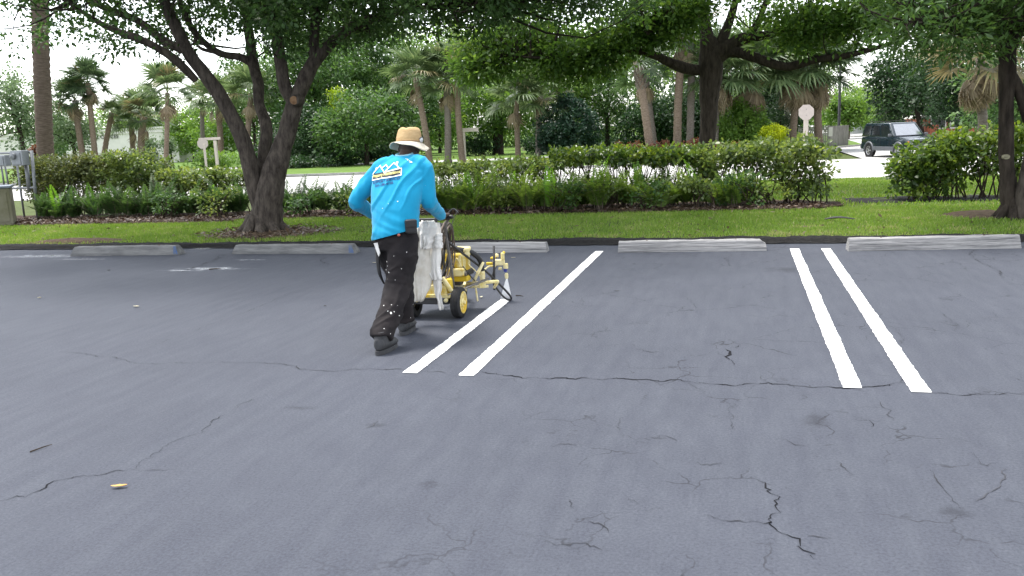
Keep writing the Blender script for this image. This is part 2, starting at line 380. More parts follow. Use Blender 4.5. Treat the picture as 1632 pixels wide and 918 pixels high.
# ------------------------------------------------------------------ foliage helpers
def leaves(name, Cn, D, Nn, Ln, Wd, v, material, parent=None, six=False, fold=.18):
    """one mesh of many small leaf blades"""
    Cn, D, Nn = np.asarray(Cn), np.asarray(D), np.asarray(Nn)
    D = D/np.linalg.norm(D, axis=1, keepdims=True)
    S = np.cross(Nn, D); S /= np.linalg.norm(S, axis=1, keepdims=True)+1e-9
    U = np.cross(D, S)
    Ln = np.broadcast_to(np.asarray(Ln, float), (len(Cn),))[:, None]; Wd = np.broadcast_to(np.asarray(Wd, float), (len(Cn),))[:, None]
    if six:
        V = np.stack([Cn, Cn+D*Ln*.35-S*Wd*.5+U*Wd*fold, Cn+D*Ln*.75-S*Wd*.42+U*Wd*fold, Cn+D*Ln, Cn+D*Ln*.75+S*Wd*.42+U*Wd*fold, Cn+D*Ln*.35+S*Wd*.5+U*Wd*fold], axis=1).reshape(-1, 3)
        F = np.arange(len(Cn)*6).reshape(-1, 6)
    else:
        V = np.stack([Cn, Cn+D*Ln*.5-S*Wd*.5+U*Wd*fold, Cn+D*Ln, Cn+D*Ln*.5+S*Wd*.5+U*Wd*fold], axis=1).reshape(-1, 3)
        F = np.arange(len(Cn)*4).reshape(-1, 4)
    return raw(name, V, F, material, parent, fattr=np.clip(v, 0, 1))
def rnd_dirs(n, up=0.):
    d = RNG.normal(size=(n, 3)); d[:, 2] += up
    return d/np.linalg.norm(d, axis=1, keepdims=True)
def clump_leaves(name, centers, rad, per, size, material, parent=None, flat=.75, six=False, up=.9, aspect=.5, vb=None):
    K = len(centers); centers = np.asarray(centers, float).reshape(-1, 3)
    rad = np.broadcast_to(np.asarray(rad, float), (K,)); n = K*per
    idx = np.repeat(np.arange(K), per)
    off = rnd_dirs(n)*(RNG.random((n, 1))**.45); off[:, 2] *= flat
    P = centers[idx]+off*rad[idx][:, None]
    D = off/np.linalg.norm(off, axis=1, keepdims=True)+rnd_dirs(n)*.8; D[:, 2] -= .15
    Nn = rnd_dirs(n)*.75; Nn[:, 2] += up
    cb = RNG.random(K) if vb is None else np.asarray(vb)
    v = .18+.42*cb[idx]+.36*(RNG.random(n)-.25)+.10*off[:, 2]
    s = size*(.65+.7*RNG.random(n))
    return leaves(name, P, D, Nn, s, s*aspect, v, material, parent, six)
def ellipsoid_clumps(c, r, k, shell=.55, seed=None, zmin=-1.0):
    out = []
    while len(out) < k:
        d = rnd_dirs(1)[0]
        if d[2] < zmin: continue
        t = shell+(1-shell)*RNG.random()
        if RNG.random() < .25: t = RNG.random()
        out.append((c[0]+d[0]*r[0]*t, c[1]+d[1]*r[1]*t, c[2]+d[2]*r[2]*t))
    return np.array(out)

# ================================================================== THE SETTING
def sheet(name, xs, ys, zf, material, parent=None, kind='structure', jit=0):
    V = []; nx = len(xs)
    for y in ys:
        for x in xs:
            V.append((x, y, zf(x, y)))
    F = np.array([(j*nx+i, j*nx+i+1, (j+1)*nx+i+1, (j+1)*nx+i) for j in range(len(ys)-1) for i in range(nx-1)])
    o = raw(name, V, F, material, parent, smooth=True)
    if kind and parent is None: o['kind'] = kind
    return o
def lin(a, b, n): return list(np.linspace(a, b, n))
def gnoise(x, y, s=1.): return noise.noise(Vector((x*s, y*s, 3.7)))

ground = sheet('ground', [-900, -400, -120]+lin(-60, 30, 46)+[120, 400, 900], [-300, -60, 0, 8]+lin(11.0, 12.0, 11)+lin(12.5, 33, 42)+[36, 46, 46.9, 120, 400, 1500], lambda x, y: (-.72 if y > 46 else gz(y))+(.03*gnoise(x, y, .5) if 12 < y < 32 else 0), M_ground)
lot = sheet('parking_lot', [-160, -60]+lin(-30, 16, 24)+[60, 160], [-200, -60, -20]+lin(-6, 11, 18)+[11.22], lambda x, y: 0.0, M_asphalt)

# ragged strip of black soil between asphalt and lawn
def strip(name, xs, y0f, y1f, zf, material, parent=None, n=3, kind='structure', label=None):
    V = []
    for x in xs:
        a, b = y0f(x), y1f(x)
        for k in range(n+1):
            y = a+(b-a)*k/n; V.append((x, y, zf(x, y)))
    m = n+1
    F = np.array([(i*m+k, (i+1)*m+k, (i+1)*m+k+1, i*m+k+1) for i in range(len(xs)-1) for k in range(n)])
    o = raw(name, V, F, material, parent, smooth=True)
    if parent is None: o['kind'] = kind
    return o
xs = lin(-26, 12, 500)
strip('soil_edge', xs, lambda x: 11.10+.05*gnoise(x, 0, 2.3)+.03*gnoise(x, 5, 9), lambda x: 11.34+.07*gnoise(x, 9, 1.7)+.04*gnoise(x, 3, 8), lambda x, y: .012+.03*max(0, (y-11.1)/.3)+.012*gnoise(x, y, 14)+(.03 if y > 11.2 else 0), M_black_soil, n=6)

# painted stall lines (part of the lot)
def painted_line(x, y0, y1, wdt, label):
    n = 320; V = []
    for i in range(n+1):
        y = y0+(y1-y0)*i/n
        l = x-wdt/2+.006*gnoise(x*9, y, 4)+.004*gnoise(x*3, y, 23); r_ = x+wdt/2+.006*gnoise(x*5+9, y, 4)+.004*gnoise(x*7, y, 23)
        l += .006*gnoise(x*2, y, 70); r_ += .006*gnoise(x*4, y+3, 70)
        yo0 = 0
        V += [(l, y+yo0, .0045), (r_, y-yo0*.5, .0045)]
    F = np.array([(2*i, 2*i+1, 2*i+3, 2*i+2) for i in range(n)])
    o = raw('painted_line', V, F, M_white, lot); o['label'] = label
painted_line(-2.10, 5.07, 7.52, .105, 'unfinished white stall line behind the striping machine')
painted_line(-1.705, 5.05, 10.56, .105, 'finished white stall line right of the unfinished one')
painted_line(.635, 5.06, 10.66, .105, 'left line of the right-hand pair of white stall lines')
painted_line(.99, 5.02, 10.66, .105, 'right line of the right-hand pair of white stall lines')

# cracks in the sealer, traced one by one
def crack(pts, wd=.006, m=None, jag=.02, name='crack'):
    P = [gp(x, y) for x, y in pts]; Q = []
    for a, b in zip(P[:-1], P[1:]):
        k = max(2, int((b-a).length/.018))
        for i in range(k):
            t = i/k; p = a.lerp(b, t)
            Q.append(p+Vector((gnoise(p.x, p.y, 13), gnoise(p.y, p.x, 13), 0))*jag*1.6+Vector((gnoise(p.x, p.y, 38), gnoise(p.y, p.x, 38), 0))*jag*1.3)
    Q.append(P[-1]); V = []; n = len(Q)
    for i, p in enumerate(Q):
        d = (Q[min(i+1, n-1)]-Q[max(i-1, 0)]); d.z = 0
        s = Vector((-d.y, d.x, 0)).normalized()
        ww = .72*wd*(.16+1.05*abs(noise.noise(p*6+Vector((5, 1, 0)))*2.0))*min(1, i/3, (n-1-i)/3)
        V += [p+s*ww/2+Vector((0, 0, .003)), p-s*ww/2+Vector((0, 0, .003))]
    F = np.array([(2*i, 2*i+1, 2*i+3, 2*i+2) for i in range(n-1)])
    return raw(name, [tuple(v) for v in V], F, m or M_crack, lot)
crack([(0, 798), (45, 790), (70, 780), (84, 767), (105, 762), (150, 757), (190, 750), (208, 748)], .008)
crack([(208, 748), (228, 735), (243, 724), (255, 716), (272, 705), (290, 698), (325, 688), (324, 682), (345, 668), (362, 660)], .008)
crack([(208, 748), (228, 751), (250, 751), (285, 752)], .006, M_crackdim)
crack([(375, 652), (395, 640), (402, 634)], .006, M_crackdim)
crack([(95, 560), (145, 566), (195, 572), (215, 580), (270, 579), (360, 578), (395, 578), (455, 580), (490, 590), (520, 591), (600, 588), (650, 590), (715, 594)], .009, M_crackdim)
crack([(760, 592), (800, 598), (845, 603), (900, 603), (975, 604), (1035, 605), (1055, 608), (1080, 606), (1130, 614), (1170, 614), (1222, 610), (1280, 616), (1340, 618), (1385, 618), (1430, 612), (1450, 612), (1480, 625), (1530, 630), (1632, 627)], .012)
crack([(195, 565), (240, 553), (300, 530), (350, 512), (410, 490), (475, 462), (500, 450)], .006, M_crackdim)
crack([(1160, 555), (1165, 562), (1160, 568), (1168, 576), (1166, 584)], .016)
crack([(1163, 556), (1175, 553), (1180, 548)], .010)
crack([(1215, 765), (1228, 778), (1240, 790), (1243, 812), (1230, 826), (1229, 836)], .009)
crack([(1195, 832), (1229, 837), (1248, 850), (1268, 858), (1276, 868), (1281, 880), (1298, 893)], .011)
crack([(1164, 640), (1166, 664), (1162, 685)], .007, M_crackdim)
crack([(1120, 663), (1166, 666), (1188, 666)], .006, M_crackdim)
crack([(990, 690), (988, 678), (995, 664)], .007, M_crackdim)
crack([(1360, 668), (1384, 672), (1392, 682)], .008)
crack([(815, 672), (830, 680)], .009)
crack([(930, 832), (965, 842), (980, 848)], .008, M_crackdim)
crack([(1170, 405), (1158, 412), (1164, 425)], .012, M_crackdim)
crack([(1555, 398), (1545, 405), (1565, 420), (1590, 430), (1598, 445)], .014, M_crackdim)
for pts in ([(1080, 606), (1100, 612), (1118, 622)], [(1040, 605), (1050, 612), (1078, 624)], [(1222, 610), (1214, 604), (1210, 598)], [(1440, 612), (1436, 604), (1448, 598)], [(815, 603), (822, 612)], [(880, 712), (905, 706), (920, 712)], [(1030, 700), (1060, 694), (1085, 702)], [(1100, 735), (1130, 742), (1160, 738)], [(905, 790), (912, 800), (914, 812)], [(1000, 790), (1010, 800), (1024, 806)], [(1240, 700), (1262, 708), (1290, 712)], [(1500, 690), (1530, 702), (1548, 708)], [(1400, 640), (1420, 655), (1418, 668)], [(1330, 735), (1352, 748), (1350, 760)], [(850, 860), (880, 868), (920, 862), (960, 880)], [(1120, 820), (1150, 826), (1195, 832)], [(1281, 858), (1310, 860), (1340, 862)], [(1540, 720), (1570, 742), (1590, 738)], [(1010, 555), (1040, 562), (1060, 560)], [(1420, 520), (1440, 535), (1436, 550)], [(1500, 500), (1520, 515), (1526, 530)], [(900, 480), (930, 486), (950, 482)], [(1080, 470), (1100, 478), (1110, 492)]):
    crack(pts, .007, M_crackdim)
crack([(1480, 745), (1505, 782), (1535, 815)], .008, M_crackdim, .006, 'scuff')
crack([(1604, 745), (1600, 765), (1570, 790), (1545, 800)], .010, M_scuff, .01, 'scuff')
crack([(585, 684), (605, 670)], .016, M_scuff, .01, 'scuff')
crack([(360, 404), (350, 412), (325, 422), (280, 436)], .022, M_crackdim, .05)
crack([(520, 408), (512, 415), (525, 422)], .02, M_crackdim, .03)
# street, far lawn, kerb
def poly_sheet(name, pts, z, material, kind='structure'):
    o = raw(name, [(x, y, z) for x, y in pts], [tuple(range(len(pts)))], material); o['kind'] = kind; return o
poly_sheet('street', [(-400, 32.2), (400, 32.2), (400, 46.6), (19, 46.6), (19, 300), (6, 300), (6, 46.6), (-400, 46.6)], ZR, M_road)
corner = [(-400, 47.4), (-60, 48.6), (-34, 48.2), (-17, 47.2), (-9, 46.2), (-1, 48.2), (2.5, 50.5), (4.6, 55), (5.6, 60), (6.6, 63.5), (8.5, 66), (9, 80), (9, 300), (-400, 300)]
far = poly_sheet('far_lawn', corner, ZR+.10, M_far_lawn)
kp = [Vector((x, y, ZR+.05)) for x, y in corner[:11]]
kb = MB()
for a, b in zip(kp[:-1], kp[1:]):
    d = (b-a).normalized(); s = Vector((-d.y, d.x, 0))
    kb.add([a-s*.16+Vector((0, 0, -.06)), a+s*.03+Vector((0, 0, -.06)), a+s*.03+Vector((0, 0, .065)), a-s*.14+Vector((0, 0, .065)), b-s*.16+Vector((0, 0, -.06)), b+s*.03+Vector((0, 0, -.06)), b+s*.03+Vector((0, 0, .065)), b-s*.14+Vector((0, 0, .065))],
           [(0, 1, 2, 3), (7, 6, 5, 4), (0, 4, 5, 1), (1, 5, 6, 2), (2, 6, 7, 3), (3, 7, 4, 0)])
o = kb.build('street_kerb', M_kerb); o['kind'] = 'structure'
poly_sheet('far_lawn_right', [(20, 47.5), (400, 47.5), (400, 300), (20, 300)], ZR+.10, M_far_lawn)
poly_sheet('driveway', [(-46, 61), (-13, 59.5), (-13, 63.5), (-46, 65)], ZR+.112, M_road)

# planting beds
def bed_z(x, y): return gz(y)+.02+.025*gnoise(x, y, 2.5)+.012*gnoise(x, y, 11)
strip('mulch_bed', lin(-17.5, 1.75, 260), lambda x: 14.75+.12*gnoise(x, 2, 1.1)+.05*gnoise(x, 2, 5)-(.4 if x < -9.5 else 0)+max(0, x-1.0)*1.1, lambda x: 17.4+.2*gnoise(x, 7, 1.)-max(0, x-.8)*1.1, bed_z, M_mulch, n=14)
strip('hedge_bed', lin(1.9, 9, 80), lambda x: 16.0+.15*gnoise(x, 2, 1.3), lambda x: 17.6+.1*gnoise(x, 2, 2), bed_z, M_black_soil, n=8)  # black soil; its tone also stands in for the shadow line under the hedge
def patch(name, c, rx, ry, m, seed=0):
    n = 40; V = [(c[0], c[1], gz(c[1])+.05)]
    for rr in (.5, 1.0):
        for k in range(n):
            a = 2*math.pi*k/n; q = rr*(1+.3*noise.noise(Vector((math.cos(a)*1.6+seed, math.sin(a)*1.6, seed))))
            x, y = c[0]+rx*q*math.cos(a), c[1]+ry*q*math.sin(a)
            V.append((x, y, gz(y)+(.05 if rr < 1 else .004)+.012*gnoise(x, y, 9)))
    F = [(0, 1+k, 1+(k+1) % n) for k in range(n)]+[(1+k, 1+n+k, 1+n+(k+1) % n, 1+(k+1) % n) for k in range(n)]
    o = raw(name, V, F, m, smooth=True); o['kind'] = 'structure'; return o
patch('bare_soil', (-7.5, 12.55), 1.15, .85, M_dirt, 2.2)
patch('bare_soil', (3.4, 13.6), .62, .55, M_dirt, 5.1)
patch('bare_soil', (-10.6, 11.75), 1.1, .28, M_dirt, 7.7)

# lawn blades and litter
def grass(name, n, x0, x1, y0, y1, h, wd, label, drop=None):
    x = x0+(x1-x0)*RNG.random(n); y = y0+(y1-y0)*RNG.random(n)**.9
    keep = np.ones(n, bool)
    jit = 11.19+.12*np.array([gnoise(a, 4, 3)+.6*gnoise(a, 1, 13) for a in x])+.10*RNG.random(n)**3
    keep &= y > jit
    if drop is not None: keep &= ~drop(x, y)
    x, y = x[keep], y[keep]; n = len(x)
    z = np.interp(y, [11.12, 11.3, 11.6, 15, 18, 24, 31, 33], [-.06, .0, .04, .04, -.05, -.3, -.6, -.72])-.005
    D = np.stack([RNG.normal(size=n)*.45, RNG.normal(size=n)*.45, np.ones(n)], 1)
    Nn = rnd_dirs(n); Nn[:, 2] = 0
    patchv = np.array([gnoise(a, b, .9) for a, b in zip(x, y)])
    edge = np.clip((11.75-y)/.4, 0, 1)
    patch2 = np.array([gnoise(a_+9, b_*1.6, 2.6) for a_, b_ in zip(x, y)])
    v = .44+.20*patchv+.16*patch2+.4*(patch2 > .5)*RNG.random(n)+.35*(RNG.random(n)-.5)+.25*edge*RNG.random(n)+.5*(RNG.random(n) < .06)
    hh = h*(.5+.8*RNG.random(n))
    o = leaves(name, np.stack([x, y, z], 1), D, Nn, hh, wd*(.6+.8*RNG.random(n)), v, L_grass)
    tag(o, label, 'grass', kind='stuff')
def dropA(x, y):
    d = ((x+7.5)/1.15)**2+((y-12.55)/.85)**2 < .9*(.4+RNG.random(len(x)))
    d |= ((x-3.4)/.62)**2+((y-13.6)/.55)**2 < .8
    d |= ((x+10.6)/1.1)**2+((y-11.75)/.28)**2 < .8*RNG.random(len(x))+.2
    front = np.where(x < -9.5, 14.35, 14.8)
    d |= (y > front) & (x < 1.4)
    return d
grass('grass', 210000, -19, 7.5, 11.2, 15.0, .055, .010, 'short mown grass verge along the parking lot edge', dropA)
grass('grass', 60000, -1, 9.5, 14.9, 32.3, .07, .02, 'mown lawn running down to the street right of the long hedge', lambda x, y: ((x < 1.7) & (y < 17.5)) | ((x > 1.9) & (y > 16.0) & (y < 17.6)))
n = 9000
x = -17.5+19*RNG.random(n); y = 14.5+1.6*RNG.random(n)**1.5; kk = (y > np.where(x < -9.5, 14.4, 14.8)); x, y = x[kk], y[kk]; n = len(x)
zz = np.array([bed_z(a, b) for a, b in zip(x, y)])+.012+.02*RNG.random(n)
o = leaves('leaf_litter', np.stack([x, y, zz], 1), rnd_dirs(n)*[1, 1, .25], rnd_dirs(n, 2.), .05+.05*RNG.random(n), .02+.025*RNG.random(n), RNG.random(n)**2.6, L_litter)
tag(o, 'dry brown leaf litter lying on the mulch bed', 'leaf litter', kind='stuff')
n = 420
x = -18+25*RNG.random(n); y = 11.5+3.2*RNG.random(n)
o = leaves('leaf_litter', np.stack([x, y, np.interp(y, [11.3, 11.6, 15], [.0, .04, .04])+.035], 1), rnd_dirs(n)*[1, 1, .3], rnd_dirs(n, 2.), .04+.06*RNG.random(n), .018+.02*RNG.random(n), .4+.6*RNG.random(n), L_litter)
tag(o, 'scattered dead leaves caught in the grass of the verge', 'leaf litter', kind='stuff')
n = 700
a = RNG.random(n)*2*math.pi; rr = np.sqrt(RNG.random(n))
x = -7.45+1.3*rr*np.cos(a); y = 12.4+.8*rr*np.sin(a); kk = y > 11.4; x, y = x[kk], y[kk]; n = len(x)
o = leaves('leaf_litter', np.stack([x, y, np.interp(y, [11.3, 11.6, 15], [.0, .04, .04])+.06], 1), rnd_dirs(n)*[1, 1, .3], rnd_dirs(n, 2.), .05+.06*RNG.random(n), .02+.02*RNG.random(n), .3+.7*RNG.random(n), L_litter)
tag(o, 'straw-coloured dead leaves round the foot of the forked oak', 'leaf litter', kind='stuff')

# ================================================================== WHEEL STOPS
def wheel_stop(a, b, h, taper, material, label, chip=False, blue=False):
    a, b = Vector(a), Vector(b); mid = (a+b)/2; d = (b-a); L = d.length; ang = math.atan2(d.y, d.x)
    nx = 46; prof = [(-.085, .0), (-.080, .045), (-.058, h-.012), (-.045, h), (.045, h), (.058, h-.012), (.080, .045), (.085, .0)]
    V = []; np_ = len(prof); M = Matrix.Rotation(ang, 3, 'Z')
    for i in range(nx+1):
        s = i/nx*2-1; xe = s*L/2
        e = max(0, abs(s)-(1-taper*2/L))/(taper*2/L)     # 0..1 in the sloped end
        for (py, pz) in prof:
            k = 1-e*.75*(pz/h) if taper else 1
            zz = pz*(1-.0*e); xx = xe-math.copysign(1, s)*taper*(pz/h)*(e) if taper else xe
            if chip and s > .93: zz = min(zz, h*.82-(s-.93)*.35)
            p = Vector((xx, py, zz))
            nn = .006*noise.noise(Vector((xx*5+mid.x, py*20, zz*20)))+.003*noise.noise(Vector((xx*28+mid.x, py*40, zz*40)))
            p.y += nn; p.z = max(0.0015, p.z+(nn if pz > .02 else 0))
            V.append(M@p+Vector((mid.x, mid.y+.085, 0)))
    F = []
    for i in range(nx):
        for k in range(np_-1):
            F.append((i*np_+k, (i+1)*np_+k, (i+1)*np_+k+1, i*np_+k+1))
    F.append(tuple(range(np_-1, -1, -1))); F.append(tuple(range(nx*np_, (nx+1)*np_)))
    t = thing('wheel_stop', label, 'wheel stop', (mid.x, mid.y+.085, 0), 'concrete wheel stops at the heads of the stalls')
    raw('block', [tuple(v) for v in V], F, material, t)
    # anchor pins on top
    for s in (-.3, .3):
        c = M@Vector((s*L, 0, h+.002))+Vector((mid.x, mid.y+.085, 0))
        MB().lathe(c, [(.012, -.02), (.012, .002), (.008, .004)], 10).build('anchor_pin', M_rust, t)
    if blue:
        # chipped blue paint on the right-hand end
        m = MB()
        for (y0, z0, y1, z1) in ((-.087, .012, -.064, h-.010),):
            q = []
            for (sx, yy, zz) in ((.905, y0, z0), (.985, y0, z0), (.945, y1, z1), (.90, y1+.002, z1)):
                q.append(M@Vector((sx*L/2, yy-.004, zz))+Vector((mid.x, mid.y+.085, 0)))
            m.add(q, [(0, 1, 2, 3)])
        m.build('paint_patch', M_blue, t)
    return t
M_rust = mat('rusty_steel', (.10, .05, .03), .8, var=.3, scale=30)
wheel_stop((-9.58, 10.40, 0), (-7.76, 10.46, 0), .135, .07, M_stone, 'grey concrete wheel stop farthest left, blue paint on its right end', blue=True)
wheel_stop((-6.93, 10.50, 0), (-5.02, 10.48, 0), .125, .06, M_stone, 'dark grey concrete wheel stop in front of the forked oak', blue=True)
wheel_stop((-4.20, 10.48, 0), (-2.37, 10.48, 0), .125, .02, M_stone2, 'pale concrete wheel stop partly hidden behind the worker and his machine')
wheel_stop((-1.46, 10.42, 0), (.31, 10.50, 0), .135, .012, M_stone2, 'weathered streaky wheel stop with a broken right corner, between the painted line pairs', chip=True)
wheel_stop((1.21, 10.42, 0), (3.04, 10.58, 0), .145, .015, M_stone2, 'weathered streaky wheel stop farthest right, at a slight angle')

# ================================================================== NEAR TREES
def limb(parent, pts, rad, mtl, n=12, name='limb', sub=6, wob=.16):
    m = MB(); m.tube(pts, rad, n, sub, wob); return m.build(name, mtl, parent, smooth=True)
def PXS(lst): return [at(*p) for p in lst]
def bottom(px, tab):
    xs_, ys_ = zip(*tab); return float(np.interp(px, xs_, ys_))
def trimmed_clumps(c, r, k, tab, margin=0, shell=.2, rnd=18):
    """clump centres in an ellipsoid crown whose underside follows a measured profile"""
    out = []; tries = 0
    while len(out) < k and tries < k*200:
        tries += 1
        d = rnd_dirs(1)[0]; t = (RNG.random())**(1/2.2)
        p = (c[0]+d[0]*r[0]*t, c[1]+d[1]*r[1]*t, c[2]+d[2]*r[2]*t)
        if p[1] < 3: continue
        px, py, dp = proj(p)
        if py < bottom(px, tab)-margin-rnd*abs(RNG.normal()): out.append(p)
    return np.array(out)
def twigs(parent, limbpts, centers, mtl, frac=.5, r0=.018):
    m = MB(); LP = np.array([tuple(p) for p in limbpts])
    for c in centers:
        if RNG.random() > frac: continue
        d = np.linalg.norm(LP-c, axis=1); j = int(np.argmin(d+RNG.random(len(d))*.8))
        if d[j] > 3.6 or d[j] < .2: continue
        a = Vector(LP[j]); b = Vector(c); md = a.lerp(b, .5)+Vector(RNG.normal(size=3))*.12*d[j]**.7
        m.tube([a, md, b], [r0*min(1.6, d[j]**.6), r0*.6, r0*.25], 4, 3, caps=False)
    if m.V: m.build('twigs', mtl, parent)

# --- forked oak on the verge, left of the worker
b0 = gp(421, 372, .03); Y0 = b0.y
oak = thing('oak_tree', 'forked oak with rough grey bark leaning out of the verge left of the worker', 'tree', b0)
tr = MB()
main = PXS([(421, 386, Y0), (424, 355, Y0), (427, 329, Y0), (435, 283, Y0+.02), (447, 243, Y0+.05), (459, 206, Y0+.08), (471, 160, Y0+.1)])
tr.tube(main, [.36, .275, .24, .20, .165, .147, .142], 18, 7, .13)
for k in range(9):                                                   # root flare
    a = 2*math.pi*k/9+.2
    tr.tube([b0+Vector((.17*math.cos(a), .17*math.sin(a), .30)), b0+Vector((.30*math.cos(a), .30*math.sin(a), .09)), b0+Vector((.56*math.cos(a), .56*math.sin(a), -.05))], [.10, .10, .03], 7, 4, .2)
tr.build('trunk', M_bark, oak, smooth=True)
LP = []
def olimb(lst, rad, n=12, mtl=M_bark):
    p = PXS(lst); sp, _ = smooth_path(p, rad, 5); LP.extend(sp[2:]); return limb(oak, p, rad, mtl, n)
olimb([(418, 350, Y0), (408, 310, Y0-.02), (396, 255, Y0-.1), (380, 208, Y0-.2), (352, 155, Y0-.35), (328, 120, Y0-.5), (301, 85, Y0-.6), (272, 26, Y0-.8), (255, -20, Y0-.9), (225, -120, Y0-1.1)], [.11, .135, .132, .126, .116, .106, .098, .088, .075, .04], 14)
olimb([(420, 290, Y0+.1), (420, 250, Y0+.2), (425, 205, Y0+.3), (413, 165, Y0+.4), (411, 130, Y0+.5), (404, 103, Y0+.6), (398, 60, Y0+.7), (392, 0, Y0+.9), (400, -120, Y0+1.2)], [.08, .102, .102, .094, .09, .094, .082, .072, .04], 12)
olimb([(470, 170, Y0+.1), (455, 140, Y0+.1), (448, 105, Y0+.1), (440, 52, Y0+.05), (430, 10, Y0), (424, -60, Y0-.1), (440, -160, Y0-.2)], [.095, .108, .098, .088, .082, .068, .04], 12)
olimb([(470, 168, Y0+.1), (482, 135, Y0+.15), (500, 100, Y0+.2), (523, 74, Y0+.3), (560, 44, Y0+.5), (620, 22, Y0+.8), (700, 10, Y0+1.2), (790, 5, Y0+1.8)], [.12, .127, .118, .098, .082, .065, .05, .025], 12)
olimb([(499, 102, Y0+.2), (500, 75, Y0+.2), (503, 30, Y0+.2), (506, -20, Y0+.1), (530, -120, Y0)], [.07, .078, .072, .062, .03], 10)
olimb([(312, 128, Y0-.55), (295, 110, Y0-.7), (270, 88, Y0-.9), (231, 66, Y0-1.1), (183, 48, Y0-1.3), (148, 30, Y0-1.5), (90, -10, Y0-1.8)], [.055, .068, .062, .055, .047, .04, .016], 10)
olimb([(296, 80, Y0-.6), (262, 66, Y0-.5), (218, 32, Y0-.3), (165, 12, Y0-.1), (90, -30, Y0+.2)], [.07, .07, .06, .05, .02], 10)
olimb([(407, 105, Y0+.6), (385, 92, Y0+.55), (349, 84, Y0+.5), (318, 60, Y0+.4), (298, 30, Y0+.3), (270, -40, Y0+.1)], [.06, .07, .06, .055, .05, .03], 10)
olimb([(345, 84, Y0+.5), (322, 78, Y0+.6), (310, 68, Y0+.8)], [.03, .03, .012], 7)
st = at(471, 160, Y0-.10)                                           # pruned stub
sm = MB(); sm.tube([st+Vector((0, .12, 0)), st+Vector((.006, -.03, 0)), st+Vector((.01, -.07, 0))], [.10, .095, .075], 16); sm.build('pruned_stub', M_bark, oak, smooth=False)
MB().tube([st+Vector((.01, -.068, 0)), st+Vector((.012, -.076, 0))], [.068, .064], 16).build('cut_face', M_cut, oak)
TAB1 = [(-600, 110), (0, 95), (40, 70), (110, 75), (170, 110), (230, 128), (300, 130), (330, 75), (370, 60), (400, 78), (450, 92), (520, 100), (560, 85), (620, 88), (700, 70), (760, 55), (850, 45), (1000, 30), (1300, 0)]
cl1 = trimmed_clumps((-7.4, 12.9, 5.6), (6.4, 4.8, 3.0), 680, TAB1, 8)  # mostly out of view; extra clumps added to shade the lot
cl1c = trimmed_clumps((-7.6, 12.9, 3.9), (5.6, 3.2, 1.15), 430, TAB1, 4)
cl1b = trimmed_clumps((-3.4, 14.6, 4.3), (3.0, 2.2, 1.3), 230, TAB1, 4)
cl1 = np.concatenate([cl1, cl1b, cl1c])
cl1 = np.array([c_ for c_ in cl1 if not (-20 < proj(c_)[0] < 345 and proj(c_)[1] > -40 and RNG.random() < .45)])
crown = clump_leaves('crown', cl1, .28+.22*RNG.random(len(cl1)), 100, .085, L_oak, oak, aspect=.55)
twigs(oak, LP, cl1, M_bark_dark, .55)

# --- oak in the middle distance behind the long hedge
Y1 = 24.0
b1 = Vector((at(1126, 285, Y1).x, Y1, gz(Y1)))
oak2 = thing('oak_tree', 'big dark-trunked oak behind the long hedge, spreading wide over the street', 'tree', b1)
LP2 = []
m = MB(); p = [b1+Vector((0, 0, -.1))]+PXS([(1126, 285, Y1), (1127, 240, Y1), (1129, 190, Y1), (1131, 145, Y1), (1133, 100, Y1), (1128, 60, Y1)])
m.tube(p, [.40, .25, .225, .22, .27, .33, .2], 16, 6, .12)
for k in range(7):
    a = 2*math.pi*k/7
    m.tube([b1+Vector((.2*math.cos(a), .2*math.sin(a), .4)), b1+Vector((.38*math.cos(a), .38*math.sin(a), .1)), b1+Vector((.7*math.cos(a), .7*math.sin(a), -.08))], [.12, .12, .03], 7, 4, .2)
m.build('trunk', M_bark_dark, oak2, smooth=True)
def o2(lst, rad, n=10, mtl=M_bark_dark):
    p = PXS(lst); sp, _ = smooth_path(p, rad, 5); LP2.extend(sp[2:]); return limb(oak2, p, rad, mtl, n)
o2([(1118, 112, Y1), (1090, 108, Y1-.2), (1062, 97, Y1-.5), (1042, 88, Y1-.8), (1000, 80, Y1-1.2), (930, 88, Y1-1.6), (880, 92, Y1-2), (800, 90, Y1-2)], [.15, .145, .12, .10, .085, .07, .05, .02])
o2([(1140, 100, Y1), (1165, 82, Y1), (1205, 92, Y1-.2), (1252, 106, Y1-.4), (1300, 95, Y1-.6), (1352, 88, Y1-.8), (1412, 72, Y1-1), (1450, 60, Y1-1.2)], [.16, .15, .13, .115, .10, .08, .055, .025])
o2([(1138, 95, Y1), (1160, 75, Y1), (1185, 62, Y1), (1215, 57, Y1-.2), (1242, 50, Y1-.4), (1290, 20, Y1-.6)], [.18, .18, .16, .11, .08, .04])
o2([(1188, 62, Y1), (1205, 40, Y1), (1218, 10, Y1), (1240, -60, Y1)], [.09, .09, .08, .04])
o2([(1130, 80, Y1), (1125, 40, Y1+.3), (1110, -10, Y1+.6), (1080, -100, Y1+1)], [.18, .15, .12, .05])
o2([(1142, 85, Y1), (1158, 45, Y1+.2), (1170, 10, Y1+.4), (1190, -80, Y1+.6)], [.15, .13, .10, .05])
o2([(1095, 40, Y1-1), (1075, 38, Y1-1.3), (1052, 42, Y1-1.6), (1033, 55, Y1-1.8)], [.07, .05, .04, .015], 7, M_palm_grey)
TAB2 = [(600, -60), (690, 10), (712, 70), (735, 125), (765, 140), (800, 148), (830, 128), (868, 108), (895, 128), (925, 138), (950, 128), (985, 105), (1010, 92), (1040, 88), (1065, 84), (1100, 80), (1130, 66), (1160, 45), (1195, 62), (1250, 82), (1300, 76), (1350, 66), (1380, 52), (1430, 60), (1500, 40), (1700, 0)]
